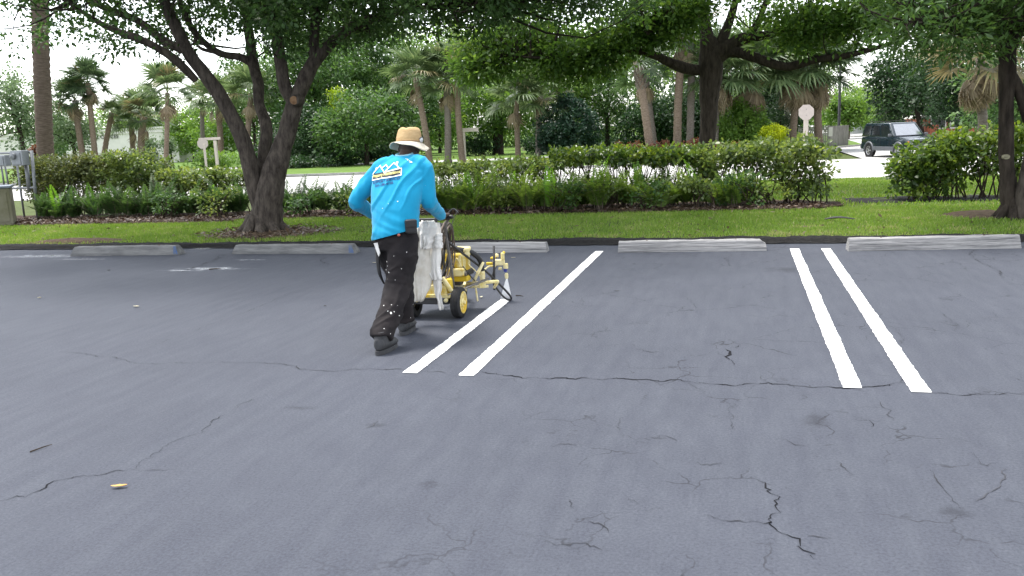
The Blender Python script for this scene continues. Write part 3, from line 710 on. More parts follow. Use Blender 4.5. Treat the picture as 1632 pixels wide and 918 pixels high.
cl2 = trimmed_clumps((b1.x-.4, 23.4, 6.2), (7.6, 4.2, 3.6), 400, TAB2, 4, rnd=30)
cl2b = []
for (px, py, Y, r, k) in [(770, 95, 22, .85, 38), (905, 100, 22.4, .7, 26), (960, 85, 22.5, .8, 30), (840, 60, 22.6, .9, 30), (1030, 40, 22.6, .8, 26), (1330, 38, 23.2, .8, 26), (1390, 28, 23, .7, 20), (1260, 45, 23.2, .8, 22), (1085, 30, 22.4, .9, 26)]:
    c = at(px, py, Y); cl2b += list(ellipsoid_clumps(c, (r*1.15, r, r*.8), k, .3))
cl2 = np.concatenate([cl2, np.array(cl2b)])
clump_leaves('crown', cl2, .36+.28*RNG.random(len(cl2)), 95, .125, L_mid, oak2, aspect=.6)
twigs(oak2, LP2, cl2, M_bark_dark, .4, .022)

# --- twin-stemmed tree at the right edge
b2 = gp(1614, 350, .03); Y2 = b2.y
rt = thing('shade_tree', 'dark twin-stemmed tree at the right edge of the verge with a pale scar', 'tree', b2)
LP3 = []
m = MB(); m.tube([b2+Vector((-.02, 0, -.08))]+PXS([(1610, 335, Y2), (1606, 290, Y2), (1604, 250, Y2), (1604, 200, Y2), (1604, 153, Y2), (1606, 100, Y2), (1604, 60, Y2)]), [.16, .115, .10, .096, .096, .095, .11, .10], 14, 6, .12)
for k in range(7):
    a = 2*math.pi*k/7
    m.tube([b2+Vector((.06*math.cos(a), .06*math.sin(a), .3)), b2+Vector((.17*math.cos(a), .17*math.sin(a), .08)), b2+Vector((.38*math.cos(a), .38*math.sin(a), -.06))], [.06, .06, .02], 7, 4, .2)
m.build('trunk', M_bark_dark, rt, smooth=True)
def o3(lst, rad, n=10, mtl=M_bark_dark):
    p = PXS(lst); sp, _ = smooth_path(p, rad, 5); LP3.extend(sp[2:]); return limb(rt, p, rad, mtl, n)
m = MB(); m.tube(PXS([(1640, 372, Y2-.1), (1634, 330, Y2-.1), (1640, 280, Y2-.1), (1655, 200, Y2), (1690, 80, Y2), (1720, -60, Y2)]), [.20, .14, .115, .105, .09, .05], 14, 6, .14); m.build('trunk', M_bark, rt, smooth=True)
o3([(1606, 110, Y2), (1620, 135, Y2+.02), (1640, 190, Y2+.05), (1652, 210, Y2+.05)], [.05, .07, .08, .07])
o3([(1604, 75, Y2), (1588, 40, Y2), (1572, 0, Y2-.1), (1550, -90, Y2-.2)], [.12, .10, .08, .04])
o3([(1606, 80, Y2), (1622, 40, Y2+.1), (1632, 0, Y2+.2), (1650, -80, Y2+.3)], [.10, .09, .08, .04])
o3([(1592, 50, Y2), (1555, 50, Y2-.4), (1510, 40, Y2-.8), (1455, 35, Y2-1.2)], [.05, .04, .03, .012], 7)
c = at(1604, 250, Y2-.098); MB().tube([c+Vector((0, .03, 0)), c+Vector((0, -.006, 0))], [.055, .045], 14, flat=.75).build('pruning_scar', M_lichen, rt)
TAB3 = [(1300, -80), (1375, 0), (1405, 50), (1425, 88), (1470, 100), (1510, 90), (1540, 92), (1580, 82), (1632, 78), (1900, 100)]
cl3 = trimmed_clumps((3.6, 13.0, 4.7), (3.3, 2.6, 1.9), 260, TAB3, 2, rnd=12)
cl3 = np.concatenate([cl3, trimmed_clumps((3.0, 12.7, 2.95), (3.2, 2.3, .85), 260, TAB3, 0, rnd=14)])
clump_leaves('crown', cl3, .26+.22*RNG.random(len(cl3)), 85, .095, L_right, rt, aspect=.32, flat=.9, up=.5)
twigs(rt, LP3, cl3, M_bark_dark, .5, .014)

# ================================================================== PALMS
def frond_mesh(name, seed, dead=False, nseg=22, ln=.95, pet=.9, droop=.5, spread=115):
    rs = random.Random(seed); V = []; F = []; A = []
    def q(a, b, c_, d, v):
        k = len(V); V.extend([a, b, c_, d]); F.append((k, k+1, k+2, k+3)); A.append(v)
    w_ = .022
    q(Vector((0, -w_, 0)), Vector((0, w_, 0)), Vector((pet, w_*.6, -.06*droop)), Vector((pet, -w_*.6, -.06*droop)), .8)
    hub = Vector((pet, 0, -.06*droop))
    for i in range(nseg):
        a = R(-spread+2*spread*i/(nseg-1)+rs.uniform(-3, 3)); l = ln*(.75+.25*math.cos(a*.6))*rs.uniform(.85, 1.08)
        up = .22*abs(math.sin(a)) if not dead else -.15*abs(math.sin(a))
        d = Vector((math.cos(a), math.sin(a)*(.9 if not dead else .5), up)).normalized(); s = Vector((-math.sin(a), math.cos(a), 0))
        pr = hub; v = rs.random()
        for k, (t, ww, dr) in enumerate(((.35, .038, 0), (.7, .028, droop*.16), (1.0, .004, droop*.5))):
            p = hub+d*l*t-Vector((0, 0, dr*l)); w0 = .010 if k == 0 else (.038 if k == 1 else .028)
            q(pr-s*w0, pr+s*w0, p+s*ww, p-s*ww, v); pr = p
    me = bpy.data.meshes.new(name); me.from_pydata([tuple(v) for v in V], [], F); me.update()
    at_ = me.attributes.new('v', 'FLOAT', 'FACE'); at_.data.foreach_set('value', np.array(A, dtype=np.float32))
    return me
FM = {}
for key, mt in (('g', L_palm), ('d', L_palmd), ('y', L_tan)):
    FM[key] = []
    for s in range(4):
        me = frond_mesh('frond', 10+s, droop=.35+.2*s); me.materials.append(mt); FM[key].append(me)
FM['x'] = []
for s in range(4):
    me = frond_mesh('dead_frond', 50+s, True, 16, .85, .7, 1.0, 70); me.materials.append(L_dead); FM['x'].append(me)
def palm(label, px_b, px_t, Y, r, n=26, dead=6, key='g', size=1.0, mtl=None, boots=False, crown=True, zb=None, ripple=True, near=False, skirt=False):
    """px_b, px_t: picture positions of the foot (x only matters) and of the trunk top"""
    zb = gz(Y)+.05 if zb is None else zb
    if Y > 25: r = r*.78
    base = at(px_b[0], px_b[1], Y); top = at(px_t[0], px_t[1], Y)
    d = (top-base); base = base+d*((zb-base.z)/d.z)                  # run the lean down to the ground
    t = thing('palm_tree', label, 'palm', base, 'palms')
    m = MB(); N_ = max(12, int((top.z-zb)/(.09 if near else .16))); P = []; rad = []
    bow = Vector((random.uniform(-1, 1), random.uniform(-1, 1), 0))*.10
    for i in range(N_+1):
        s = i/N_; P.append(base+(top-base)*s+bow*math.sin(math.pi*s)-Vector((0, 0, .05 if i == 0 else 0)))
        rad.append(r*(1.25 if s < .03 else 1.05-.12*s)*(1+(.07 if i % 2 else -.03)*(1 if ripple else 0)))
    m.tube(P, rad, 12, 1, .07); m.build('trunk', mtl or M_palm, t, smooth=True)
    if boots:                                                       # criss-cross stubs of old leaf stalks
        for k in range(46):
            a = k*2.4; zz = top.z-.1-1.45*k/46; s = (zz-base.z)/(top.z-base.z); c = base+(top-base)*s
            o_ = Vector((math.cos(a), math.sin(a), 0)); sd = Vector((-o_.y, o_.x, 0))
            q = [c+o_*r*.8-sd*.10-Vector((0, 0, .16)), c+o_*r*.8+sd*.10-Vector((0, 0, .16)), c+o_*(r+.16)+sd*.035+Vector((0, 0, .16)), c+o_*(r+.16)-sd*.035+Vector((0, 0, .16)), c+o_*(r-.02)+Vector((0, 0, .1))]
            MB().add(q, [(0, 1, 2, 3), (0, 3, 4), (1, 4, 2), (3, 2, 4), (0, 4, 1)]).build('leaf_base', M_palm_grey, t)
    if not crown: return t
    rs = random.Random(int(px_b[0]*7+Y))
    for i in range(n+dead):
        dd = i >= n
        me = rs.choice(FM['x' if dd else ('y' if rs.random() < .07 else key)])
        el = rs.uniform(-82, -48) if dd else (82-108*((i+.5)/n))+rs.uniform(-10, 10)
        o = bpy.data.objects.new('dead_frond' if dd else 'frond', me); C.objects.link(o); o.parent = t
        az = i*2.39996+rs.uniform(-.3, .3); sc = (1.0 if dd else 1.25)*size*rs.uniform(.85, 1.12)
        M = Matrix.Translation(top-base+Vector((0, 0, -.25*rs.random() if dd else .05)))@Matrix.Rotation(az, 4, 'Z')@Matrix.Rotation(-R(el), 4, 'Y')@Matrix.Rotation(rs.uniform(-.5, .5), 4, 'X')@Matrix.Scale(sc, 4)
        o.matrix_local = M
    return t
# left of the forked oak
palm('thick ring-marked palm trunk left of the hedge, rising out of the top of the picture', (75, 262), (58, -330), 20.5, .215, 22, 0, 'd', 1.0, mat('near_palm_trunk', (.175, .135, .105), .95, c2=(.085, .065, .05), scale=7, stretch=(1, 1, 7), bump=.9, bscale=16, spec=.15), zb=-.15, near=True)
palm('slim leaning palm just right of the thick ringed palm trunk', (131, 240), (119, 160), 55, .28, 32, 8, 'd', .95)
palm('rough brown palm trunk leaning left, in front of the building sign', (151, 240), (140, 132), 55, .26, 32, 8, 'd', .95)
palm('palm with a kinked trunk before the office lettering', (168, 242), (178, 180), 57, .25, 24, 1, 'g', .55)
palm('left of the two short fan palms before the white office wall', (214, 240), (209, 192), 60, .26, 34, 1, 'g', 1.05)
palm('right of the two short fan palms before the white office wall', (227, 242), (229, 186), 58, .34, 34, 1, 'g', 1.1)
palm('tall slim palm standing alone at the right end of the white office wall', (264, 262), (267, 148), 50, .20, 28, 5, 'g', 1.05)
palm('thin grey palm behind the street sign left of the forked oak', (326, 240), (322, 160), 72, .26, 22, 3, 'g', 1.0, M_palm_grey)
palm('palm just right of the twin-post street sign left of the oak', (352, 250), (346, 160), 66, .32, 24, 3, 'g', 1.15)
palm('palm crown seen between the stems of the forked oak', (392, 250), (400, 150), 64, .3, 26, 3, 'g', 1.3)
# centre
palm('palm leaning left, nearest the worker of the group of three behind him', (686, 264), (662, 124), 56, .27, 30, 3, 'g', 1.15)
palm('grey palm with old leaf boots, middle of the three behind the worker', (714, 262), (711, 130), 57, .29, 30, 4, 'g', 1.2, M_palm_grey)
palm('brown palm beside the white street sign, rightmost of the three behind the worker', (737, 258), (728, 112), 57, .27, 26, 2, 'g', 1.05)
palm('reddish-brown palm with a drooping crown right of the street sign', (826, 250), (823, 160), 60, .24, 28, 3, 'g', 1.25)
palm('greyer palm with a drooping crown left of the round dark bush', (858, 252), (862, 152), 61, .26, 28, 3, 'g', 1.25, M_palm_grey)
# right
palm('palm with criss-cross leaf stubs at its top, under the big oak', (1036, 238), (1016, 100), 52, .30, 14, 0, 'd', 1.0, boots=True)
palm('dark palm close behind the palm with leaf stubs', (1042, 235), (1028, 120), 55, .30, 20, 6, 'd', 1.1, M_palm_grey)
palm('left of the two brown palm trunks beside the big oak trunk', (1080, 238), (1088, 60), 54, .31, 16, 4, 'd', 1.1)
palm('right of the two brown palm trunks beside the big oak trunk', (1099, 236), (1102, 60), 55, .29, 16, 4, 'd', 1.1, M_palm_grey)
palm('palm trunk half hidden just right of the big oak trunk', (1140, 238), (1146, 118), 55, .24, 36, 10, 'g', 1.35, M_palm_grey)
palm('shaggy palm with dead fronds between the oak trunk and the octagon sign', (1192, 240), (1196, 118), 57, .28, 42, 22, 'g', 1.55)
palm('shaggy palm with dead fronds above the right stop sign, nearest it', (1262, 238), (1268, 108), 58, .28, 40, 22, 'g', 1.45)
palm('shaggy palm with a brown skirt right of the stop sign, before the lamp pole', (1306, 230), (1302, 110), 59, .30, 42, 26, 'd', 1.5)
palm('palm with a yellow-brown skirt of dead fronds behind the right hedge', (1568, 215), (1562, 92), 30, .18, 24, 30, 'y', .85, M_palm_grey)

# ================================================================== BACKGROUND TREES AND BUSHES
def bgtree(label, px, py, Y, rx, rz, lm, clumps, per=70, size=.28, cr=.75, name='tree', cat='tree', trunk=True, ry=None, tr_r=.16, mtl=None, shell=.6, aspect=.6, lean=0, zmin=-1.0, group='trees across the street'):
    c = at(px, py, Y); zg = gz(Y)+.05; base = Vector((c.x-lean, Y, zg))
    t = thing(name, label, cat, base, group)
    cc = ellipsoid_clumps(c, (rx, ry or rx*.8, rz), clumps, shell, zmin=zmin)
    cc = cc[cc[:, 2] > zg+.15]
    clump_leaves('crown', cc, cr*(.7+.6*RNG.random(len(cc))), per, size, lm, t, aspect=aspect)
    m = MB()
    if trunk:
        m.tube([base-Vector((0, 0, .1)), base.lerp(c, .5)+Vector((.1, 0, 0)), Vector(c)], [tr_r*1.3, tr_r, tr_r*.6], 9, 4, .12)
        for k in range(6):
            e = Vector(cc[int(RNG.integers(len(cc)))]); s = base.lerp(c, .55+.4*RNG.random())
            m.tube([s, s.lerp(e, .5)+Vector((0, 0, .15)), e], [tr_r*.5, tr_r*.3, tr_r*.1], 6, 3)
        m.build('trunk', mtl or M_bark_dark, t, smooth=True)
    else:
        for k in range(7):
            e = Vector(cc[int(RNG.integers(len(cc)))]); s = base+Vector((RNG.normal()*.15, RNG.normal()*.15, 0))
            m.tube([s, s.lerp(e, .5)+Vector((0, 0, .1)), e], [.05, .035, .012], 5, 3)
        m.build('stems', mtl or M_wood_dark, t)
    return t
# left
bgtree('wispy pale grey-green tree at the left edge above the meter boxes', 25, 170, 52, 3.6, 3.3, L_pale, 70, 60, .26, .8, shell=.3)
bgtree('loose pale tree between the thick palm and the building', 112, 205, 62, 2.8, 2.2, L_pale, 52, 60, .26, .8, shell=.3)
bgtree('mid-green tree directly behind the thick ringed palm', 70, 205, 66, 3.0, 2.6, L_green, 60, 60, .26, .8, shell=.3)
bgtree('small bushy tree screening the left part of the office sign', 98, 218, 72, 2.3, 1.9, L_pale, 60, 60, .22, .6, shell=.2)
bgtree('grey-green shrub in front of the white office wall', 238, 236, 66, 1.3, 1.0, L_pale, 22, 60, .2, .5, 'shrub', 'shrub', False, shell=.3)
bgtree('shrub at the right corner of the white office building', 270, 232, 70, .8, 1.2, L_pale, 16, 60, .2, .5, 'shrub', 'shrub', False, shell=.3)
bgtree('round bright green tree right of the white building', 304, 208, 92, 3.6, 3.0, L_light, 80, 60, .34, .9)
bgtree('low bright crown peeping over the white office roof', 192, 196, 115, 6.0, 2.7, L_light, 80, 60, .4, 1.1)
bgtree('green tree behind the palms left of the forked oak', 350, 205, 86, 3.8, 3.2, L_light, 80, 60, .34, .9)
bgtree('light green bushes along the street left of the oak foot', 345, 258, 52, 2.6, .75, L_light, 40, 60, .18, .4, 'shrub', 'shrub', False, shell=.2)
bgtree('tree seen between the left and middle stems of the forked oak', 398, 150, 80, 4.2, 4.6, L_green, 110, 60, .32, .9)
bgtree('low bright crown over the right end of the white office roof', 252, 200, 118, 3.6, 2.0, L_light, 50, 60, .4, 1.0)
# centre-left wall of green
bgtree('leafy tree immediately right of the forked oak', 500, 140, 66, 4.6, 4.8, L_green, 150, 70, .30, .9, ry=3)
bgtree('tall feathery green tree above and left of the hat', 572, 125, 72, 5.4, 5.2, L_green, 190, 70, .32, .9, ry=3.2)
bgtree('dense tree with low branches just left of the hat', 580, 205, 60, 4.2, 2.7, L_green, 150, 70, .26, .8, ry=3, zmin=-.6)
bgtree('dark hollow tree low behind the oak trunk', 490, 218, 62, 3.6, 2.3, L_dark, 110, 70, .26, .8, ry=3)
bgtree('green tree behind the hat and the leaning palm', 650, 170, 80, 4.4, 4.0, L_green, 130, 70, .32, .9, ry=3)
bgtree('lime-leaved young tree beside the forked oak', 546, 176, 62, 1.2, 1.9, L_lime, 30, 60, .2, .45, shell=.1, tr_r=.05)
bgtree('bright tree between the palm trunks behind the worker', 698, 190, 88, 3.4, 4.2, L_light, 90, 60, .34, .9, ry=3)
bgtree('dark low hedge bush at the foot of the trees right of the oak', 480, 262, 58, 3.2, .8, L_dark, 60, 60, .2, .45, 'shrub', 'shrub', False, shell=.2)
bgtree('dark bush behind the left shoulder of the worker', 552, 258, 60, 2.0, .9, L_dark, 40, 60, .2, .45, 'shrub', 'shrub', False, shell=.2)
for px, lab in ((425, 'low dark shrub framed by the right fork of the oak'), (455, 'low dark shrub just right of the oak trunk, across the street'), (515, 'low dark shrub midway between oak trunk and worker, across the street'), (590, 'low dark shrub behind the left arm of the worker'), (628, 'low dark shrub directly behind the hat'), (768, 'low dark shrub right of the slim street sign'), (935, 'low dark shrub under the yellowish sapling'), (985, 'low dark shrub at the foot of the bamboo-like tree')):
    bgtree(lab, px, 243 if px < 700 else 232, 70+(px % 5), 2.3, 1.0, L_dark, 36, 60, .24, .55, 'shrub', 'shrub', False, shell=.2)
# centre
bgtree('spreading oak with a dark trunk right of the street sign', 790, 165, 74, 4.2, 2.9, L_mid, 130, 70, .3, .9, tr_r=.42)
bgtree('pale green tree high behind the drooping palms', 850, 120, 88, 5.0, 4.2, L_green, 110, 60, .36, 1.0)
bgtree('round dark blue-green bush left of the bamboo', 905, 205, 60, 2.2, 2.3, L_blue, 150, 70, .2, .5, 'round_bush', 'bush', False, shell=.7)
bgtree('dark wide bush at the foot of the drooping palms', 868, 232, 70, 2.6, 1.6, L_dark, 60, 60, .24, .6, 'shrub', 'shrub', False, shell=.3)
bgtree('upright bamboo-like light green tree in the centre', 965, 160, 64, 2.3, 3.9, L_green, 120, 70, .24, .7, shell=.35, aspect=.3)
bgtree('thin yellowish sapling left of the bamboo', 925, 150, 63, 1.2, 2.2, L_light, 34, 50, .2, .6, shell=.2, tr_r=.07)
bgtree('dark thicket under the palms left of the big oak', 1050, 205, 62, 3.0, 3.0, L_dark, 120, 70, .24, .7, shell=.4)
bgtree('dark thicket behind the brown palm trunks', 1110, 190, 66, 3.2, 3.6, L_dark, 120, 70, .26, .8, shell=.4)
bgtree('bright bushy shrub right of the big oak trunk', 1182, 203, 56, 2.0, 1.5, L_light, 90, 70, .2, .5, 'shrub', 'shrub', False, shell=.55)
bgtree('feathery dark bush left of the stop sign', 1240, 190, 60, 1.5, 1.6, L_dark, 60, 70, .18, .5, 'shrub', 'shrub', False, shell=.4, aspect=.2)
bgtree('golden-yellow clipped round shrub left of the stop sign', 1232, 213, 53, .74, .50, L_yellow, 56, 80, .09, .22, 'golden_shrub', 'shrub', False, shell=.75)
bgtree('dark tall tree filling the gap behind the shaggy palms', 1225, 140, 78, 4.6, 4.2, L_dark, 150, 70, .32, .95, ry=3)
# right
bgtree('light green tree behind the fence and the lamp pole', 1352, 172, 86, 2.6, 2.3, L_light, 80, 60, .28, .8, shell=.4, mtl=M_stem_pale)
bgtree('light green tree directly behind the parked white car', 1392, 170, 95, 2.8, 2.3, L_light, 80, 60, .3, .8, shell=.4, mtl=M_stem_pale)
bgtree('olive tree low behind the roof of the dark car', 1432, 190, 92, 3.0, 1.5, L_green, 60, 60, .3, .8, shell=.4)
bgtree('dark round-headed tree above the dark car', 1447, 140, 66, 2.9, 2.8, L_dark, 130, 70, .26, .75, shell=.5, lean=-1.2)
bgtree('dark tree behind the skirted palm on the right', 1540, 130, 58, 3.6, 3.2, L_dark, 130, 70, .24, .7, shell=.45)
bgtree('dark tree behind the twin-stemmed tree at the right edge', 1625, 150, 48, 3.0, 2.8, L_green, 110, 70, .22, .7, shell=.45)
# a far wood that closes the view
fw = []
for px in np.arange(400, 1330, 26):
    for py in (62, 90, 120, 150, 185, 215):
        if (px > 1315) or (px > 1150 and py < 80) or (px < 450 and py < 100): continue
        fw.append(at(px+random.uniform(-14, 14), py+random.uniform(-12, 12), 108+random.uniform(-6, 6)))
fw += [at(px+random.uniform(-10, 10), 226+random.uniform(-6, 6), 120) for px in np.arange(-60, 400, 24)]
fw += [at(px+random.uniform(-10, 10), random.choice((150, 175, 195)), 112) for px in np.arange(1440, 1700, 18)]
fw = np.array([tuple(p) for p in fw]); fw = np.repeat(fw, 4, 0)+RNG.normal(size=(len(fw)*4, 3))*[1.3, 2.5, 1.2]
o = clump_leaves('distant_wood', fw, 1.6, 90, .5, L_mid, None); tag(o, 'solid mass of trees closing the view behind the palms', 'wood', kind='stuff')

# red crotons at the palm feet
for i, (px, lab) in enumerate([(1008, 'left end of the red-leaved border, under the stubbed palm'), (1062, 'red-leaved croton in front of the left brown palm trunk'), (1110, 'red-leaved croton in front of the right brown palm trunk'), (1145, 'right end of the red-leaved border beside the oak trunk')]):
    bgtree(lab, px, 238, 51, 1.1, .5, L_red, 26, 60, .12, .28, 'croton', 'plant', False, shell=.3, group='red crotons')
bgtree('small orange-red bush behind the meter boxes', 59, 240, 24, .22, .2, L_red, 10, 50, .07, .12, 'croton', 'plant', False, shell=.3, group='red crotons')

ORD = 'first second third fourth fifth sixth seventh eighth ninth tenth eleventh twelfth thirteenth fourteenth'.split()
# ================================================================== HEDGES AND FERNS OF THE NEAR BED
def hedge_shrub(px, Y, htop, wd, lm, clumps, per, label, group, low=.25, size=.075, stem=M_wood_dark, cr=.17, aspect=.62):
    p = at(px, 300, Y); zg = gz(Y); base = Vector((p.x, Y, zg))
    t = thing('hedge_shrub', label, 'shrub', base, group)
    cc = []
    for k in range(clumps):
        u = RNG.random()**.6; z = zg+htop*(low+(.93-low)*u)
        cc.append((base.x+RNG.uniform(-wd, wd)*.5, Y+RNG.uniform(-.42, .42), z+RNG.normal()*.02))
    cc = np.array(cc)
    clump_leaves('foliage', cc, cr*(.7+.6*RNG.random(clumps)), per, size, lm, t, six=True, aspect=aspect, up=.7)
    m = MB()
    for k in range(6):
        e = Vector(cc[int(RNG.integers(clumps))]); s = base+Vector((RNG.normal()*.16, RNG.normal()*.06, 0))
        md = s.lerp(e, .45)+Vector((RNG.normal()*.05, RNG.normal()*.05, .03))
        m.tube([s-Vector((0, 0, .03)), md, e], [.016, .011, .005], 5, 3)
        for j in range(2):
            e2 = Vector(cc[int(RNG.integers(clumps))])
            if (e2-md).length < .7: m.tube([md, md.lerp(e2, .5)+Vector((0, 0, .03)), e2], [.008, .006, .003], 4, 2)
    m.build('stems', stem, t); return t
g1 = 'tall hedge left of the forked oak'
for i, px in enumerate((58, 84, 112, 140, 168, 196, 222, 246)):
    hedge_shrub(px, 17.0+.15*random.random(), 1.50 if px < 235 else 1.35, .62, L_hedgeL if px < 190 else L_hedge, 60, 38, ORD[i]+' olive shrub of the tall clipped hedge, counted from the meter boxes', g1, .2, .065, M_stem_pale, .17)
g2 = 'thinner hedge just left of the forked oak'
for i, px in enumerate((262, 290, 318, 346, 372)):
    hedge_shrub(px, 16.9, 1.12 if px < 280 else 1.02, .6, L_hedge, 24, 36, ORD[4-i]+' thin bare-stemmed hedge shrub counted leftwards from the forked oak', g2, .45)
g3 = 'long hedge right of the worker'
for i, px in enumerate((705, 738, 772, 806, 838, 872)):
    hedge_shrub(px, 16.8, .98+.06*random.random(), .50, L_hedge, 13, 34, ORD[i]+' sparse twiggy hedge shrub behind the ferns, counted rightwards from the worker', g3, .62)
for i, px in enumerate((905, 936, 968, 998, 1028, 1060, 1092)):
    hedge_shrub(px, 16.7, 1.12+.06*random.random(), .50, L_hedgeR, 18, 34, ORD[6-i]+' leafy shrub of the long hedge, counted leftwards from the big oak trunk', g3, .72, .078, cr=.16)
for i, px in enumerate((1122, 1152, 1182, 1212, 1242)):
    hedge_shrub(px, 16.6, 1.14+.05*random.random(), .52, L_hedge, 20, 34, ORD[i]+' open bare-stemmed hedge shrub, counted rightwards from the big oak trunk', g3, .34, .080, cr=.17)
for px in (1270, 1298):
    hedge_shrub(px, 16.3, 1.16, .52, L_hedge, 28, 34, 'dense last shrub at the right end of the long hedge' if px > 1280 else 'dense last but one shrub of the long hedge, below the stop sign', g3, .10, .080, cr=.18)
g4 = 'glossy hedge at the right'
for i, px in enumerate((1450, 1476, 1504, 1532)):
    hedge_shrub(px, 16.8, (.84, 1.0, 1.18, 1.26)[i], .55, L_hedgeR, 44 if px < 1490 else 28, 34, ORD[i]+' glossy shrub of the right hedge, counted from its end by the dark car', g4, .14 if px < 1490 else .22, .082, cr=.19)
for i, px in enumerate((1562, 1590, 1620, 1650)):
    hedge_shrub(px, 16.8, 1.28, .55, L_hedgeR, 24, 28, ('glossy hedge shrub just left of the twin-stemmed tree', 'glossy hedge shrub directly behind the twin-stemmed tree', 'glossy hedge shrub between the stems of the twin-stemmed tree', 'glossy hedge shrub cut by the right edge of the picture')[i], g4, .35, .082, cr=.19)
# loose bit of the far shrub line seen over the sparse hedge
def fern(px, Y, h, nf, label, group, lm=L_fern, bright=0, spread=.5):
    p = at(px, 330, Y); zg = gz(Y)+.02; base = Vector((p.x, Y, zg))
    t = thing('fern', label, 'fern', base, group)
    def fr(k, hh, bend):
        a = random.random()*6.283; out = Vector((math.cos(a), math.sin(a), 0)); ln = hh*random.uniform(.85, 1.25)
        pts = []; s0 = base+Vector((random.uniform(-.1, .1), random.uniform(-.1, .1), 0))
        for i in range(15):
            s = i/14; pts.append(s0+out*ln*bend*(s**1.5)+Vector((0, 0, ln*(s-.35*bend*s**2.6))))
        return pts, out
    def pinnae(list_of_pts, name, m):
        Cn, D, Nn, Ls, Ws, v = [], [], [], [], [], []
        for pts, out in list_of_pts:
            vb = random.random()
            for i in range(2, 14):
                tg = (pts[i+1]-pts[i]) if i < 14 else (pts[i]-pts[i-1]); tg.normalize()
                sd = tg.cross(Vector((0, 0, 1))); sd = sd.normalized() if sd.length > .05 else out.cross(Vector((0, 0, 1)))
                up = sd.cross(tg).normalized(); s = i/14
                ll = h*.17*(math.sin(math.pi*min(1, s*.85+.18)))+.015
                for sg in (-1, 1):
                    for half in (0, .5):
                        pp = pts[i].lerp(pts[i+1], half)
                        Cn.append(pp); D.append(sd*sg+tg*.35+up*random.uniform(-.25, .1)); Nn.append(up); Ls.append(ll*random.uniform(.85, 1.1)); Ws.append(.028); v.append(.15+.5*vb+.3*random.random())
        o_ = leaves(name, [tuple(c) for c in Cn], [tuple(c) for c in D], [tuple(c) for c in Nn], np.array(Ls), np.array(Ws), np.array(v), m, t)
        return o_
    FR = [fr(k, h*random.uniform(.55, 1.15), random.uniform(.2, spread+.6)) for k in range(nf)]
    pinnae(FR, 'fronds', lm)
    m = MB()
    for pts, _ in FR: m.tube(pts[::3]+[pts[-1]], [.006, .005, .004, .003, .002, .001][:len(pts[::3])+1], 3, caps=False)
    m.build('stalks', M_stem_pale, t)
    for k in range(bright): pinnae([fr(k, h*1.12, random.uniform(.15, .4))], 'young_frond', L_fernb)
    return t
f1 = 'ferns left of the forked oak'; 
for i, px in enumerate((70, 92, 118, 150)): fern(px, 15.6+random.random()*.3, .70, 20, ORD[i]+' light fern counted rightwards from the utility box', f1, L_fernd, 3 if px == 92 else 1)
for i, px in enumerate((182, 206, 232, 256, 280, 305, 330, 356, 380)): fern(px, 15.6+random.random()*.5, .70+.1*random.random(), 22, ORD[8-i]+' dark fern counted leftwards from the forked oak trunk', f1, L_fernd, 1 if px == 330 else 0)
f2 = 'ferns between the forked oak and the worker'
for i, px in enumerate((450, 472, 496, 520, 544, 568, 590)): fern(px, 15.6+random.random()*.6, .60+.14*random.random(), 17, ORD[i]+' fern counted rightwards from the forked oak to the worker', f2, L_fernd, 0)
f3 = 'ferns right of the worker'
for i, px in enumerate((684, 706, 728, 750, 772, 795, 818, 840, 863, 886, 908, 930, 954, 978)): fern(px, 15.35+random.random()*.9, .66+.16*random.random(), 20, ORD[i]+' bushy front fern counted rightwards from the worker', f3, L_fern, 2 if i % 3 == 0 else 0)
for i, px in enumerate((1000, 1022, 1046, 1070, 1094, 1118, 1142, 1166, 1192)): fern(px, 15.35+random.random()*.9, .60+.14*random.random(), 16, ORD[8-i]+' thin fern counted leftwards from the right end of the fern bed', f3, L_fern, 2 if i % 4 == 1 else 0)
for i, px in enumerate((700, 745, 790, 830, 875, 920, 965, 1010, 1055)): fern(px, 16.3+random.random()*.4, .80+.1*random.random(), 10, ORD[i]+' taller back-row fern counted rightwards from the worker', f3, L_fern, 0)

gs = 'small leafy shrubs among the ferns'
for i, (px, h_) in enumerate(((262, .55), (342, .62), (484, .52), (556, .55), (742, .55), (812, .60), (898, .5), (962, .58), (1034, .5), (1108, .55), (1180, .6), (1226, .5))):
    hedge_shrub(px, 15.3+.5*random.random(), h_, .6, L_hedge if i % 2 else L_green, 12, 34, ORD[i]+' small leafy shrub among the ferns, counted from the left', gs, .12, .06, cr=.16)
# ================================================================== UTILITY BOX AND METER RACK
M_galv = mat('galvanised', (.20, .21, .22), .5, metal=.3, var=.12, scale=8)
M_meter = mat('meter_grey', (.25, .265, .28), .55, var=.08, scale=6)
M_util = mat('stained_box', (.24, .22, .17), .8, c2=(.11, .105, .05), scale=2.2, bump=.2, bscale=30, sharp=.25, amount=.48)
M_util_top = mat('box_lid', (.13, .155, .19), .6, var=.1)
bx_ = gp(23, 360, .03); Yb = bx_.y+.35
UA = R(40); RU = Matrix.Rotation(UA, 3, 'Z')
def U(x, y, z): return Vector((bx_.x, bx_.y, 0))+RU@Vector((x-.55, y+.35, z))
ub = thing('utility_box', 'stained beige utility cabinet cut by the left edge of the picture', 'utility box', U(0, 0, .02))
MB().box(U(0, 0, .42), (1.1, .7, .80), UA, .012).build('cabinet', M_util, ub)
MB().box(U(0, 0, .845), (1.16, .76, .05), UA, .01).build('lid', M_util_top, ub)
MB().box(U(.06, -.356, .44), (.86, .014, .62), UA, .005).build('door_panel', M_util, ub)
for zz in (.20, .66): MB().lathe(U(-.36, -.372, zz), [(.012, -.04), (.012, .04)], 8).build('hinge', M_galv, ub)
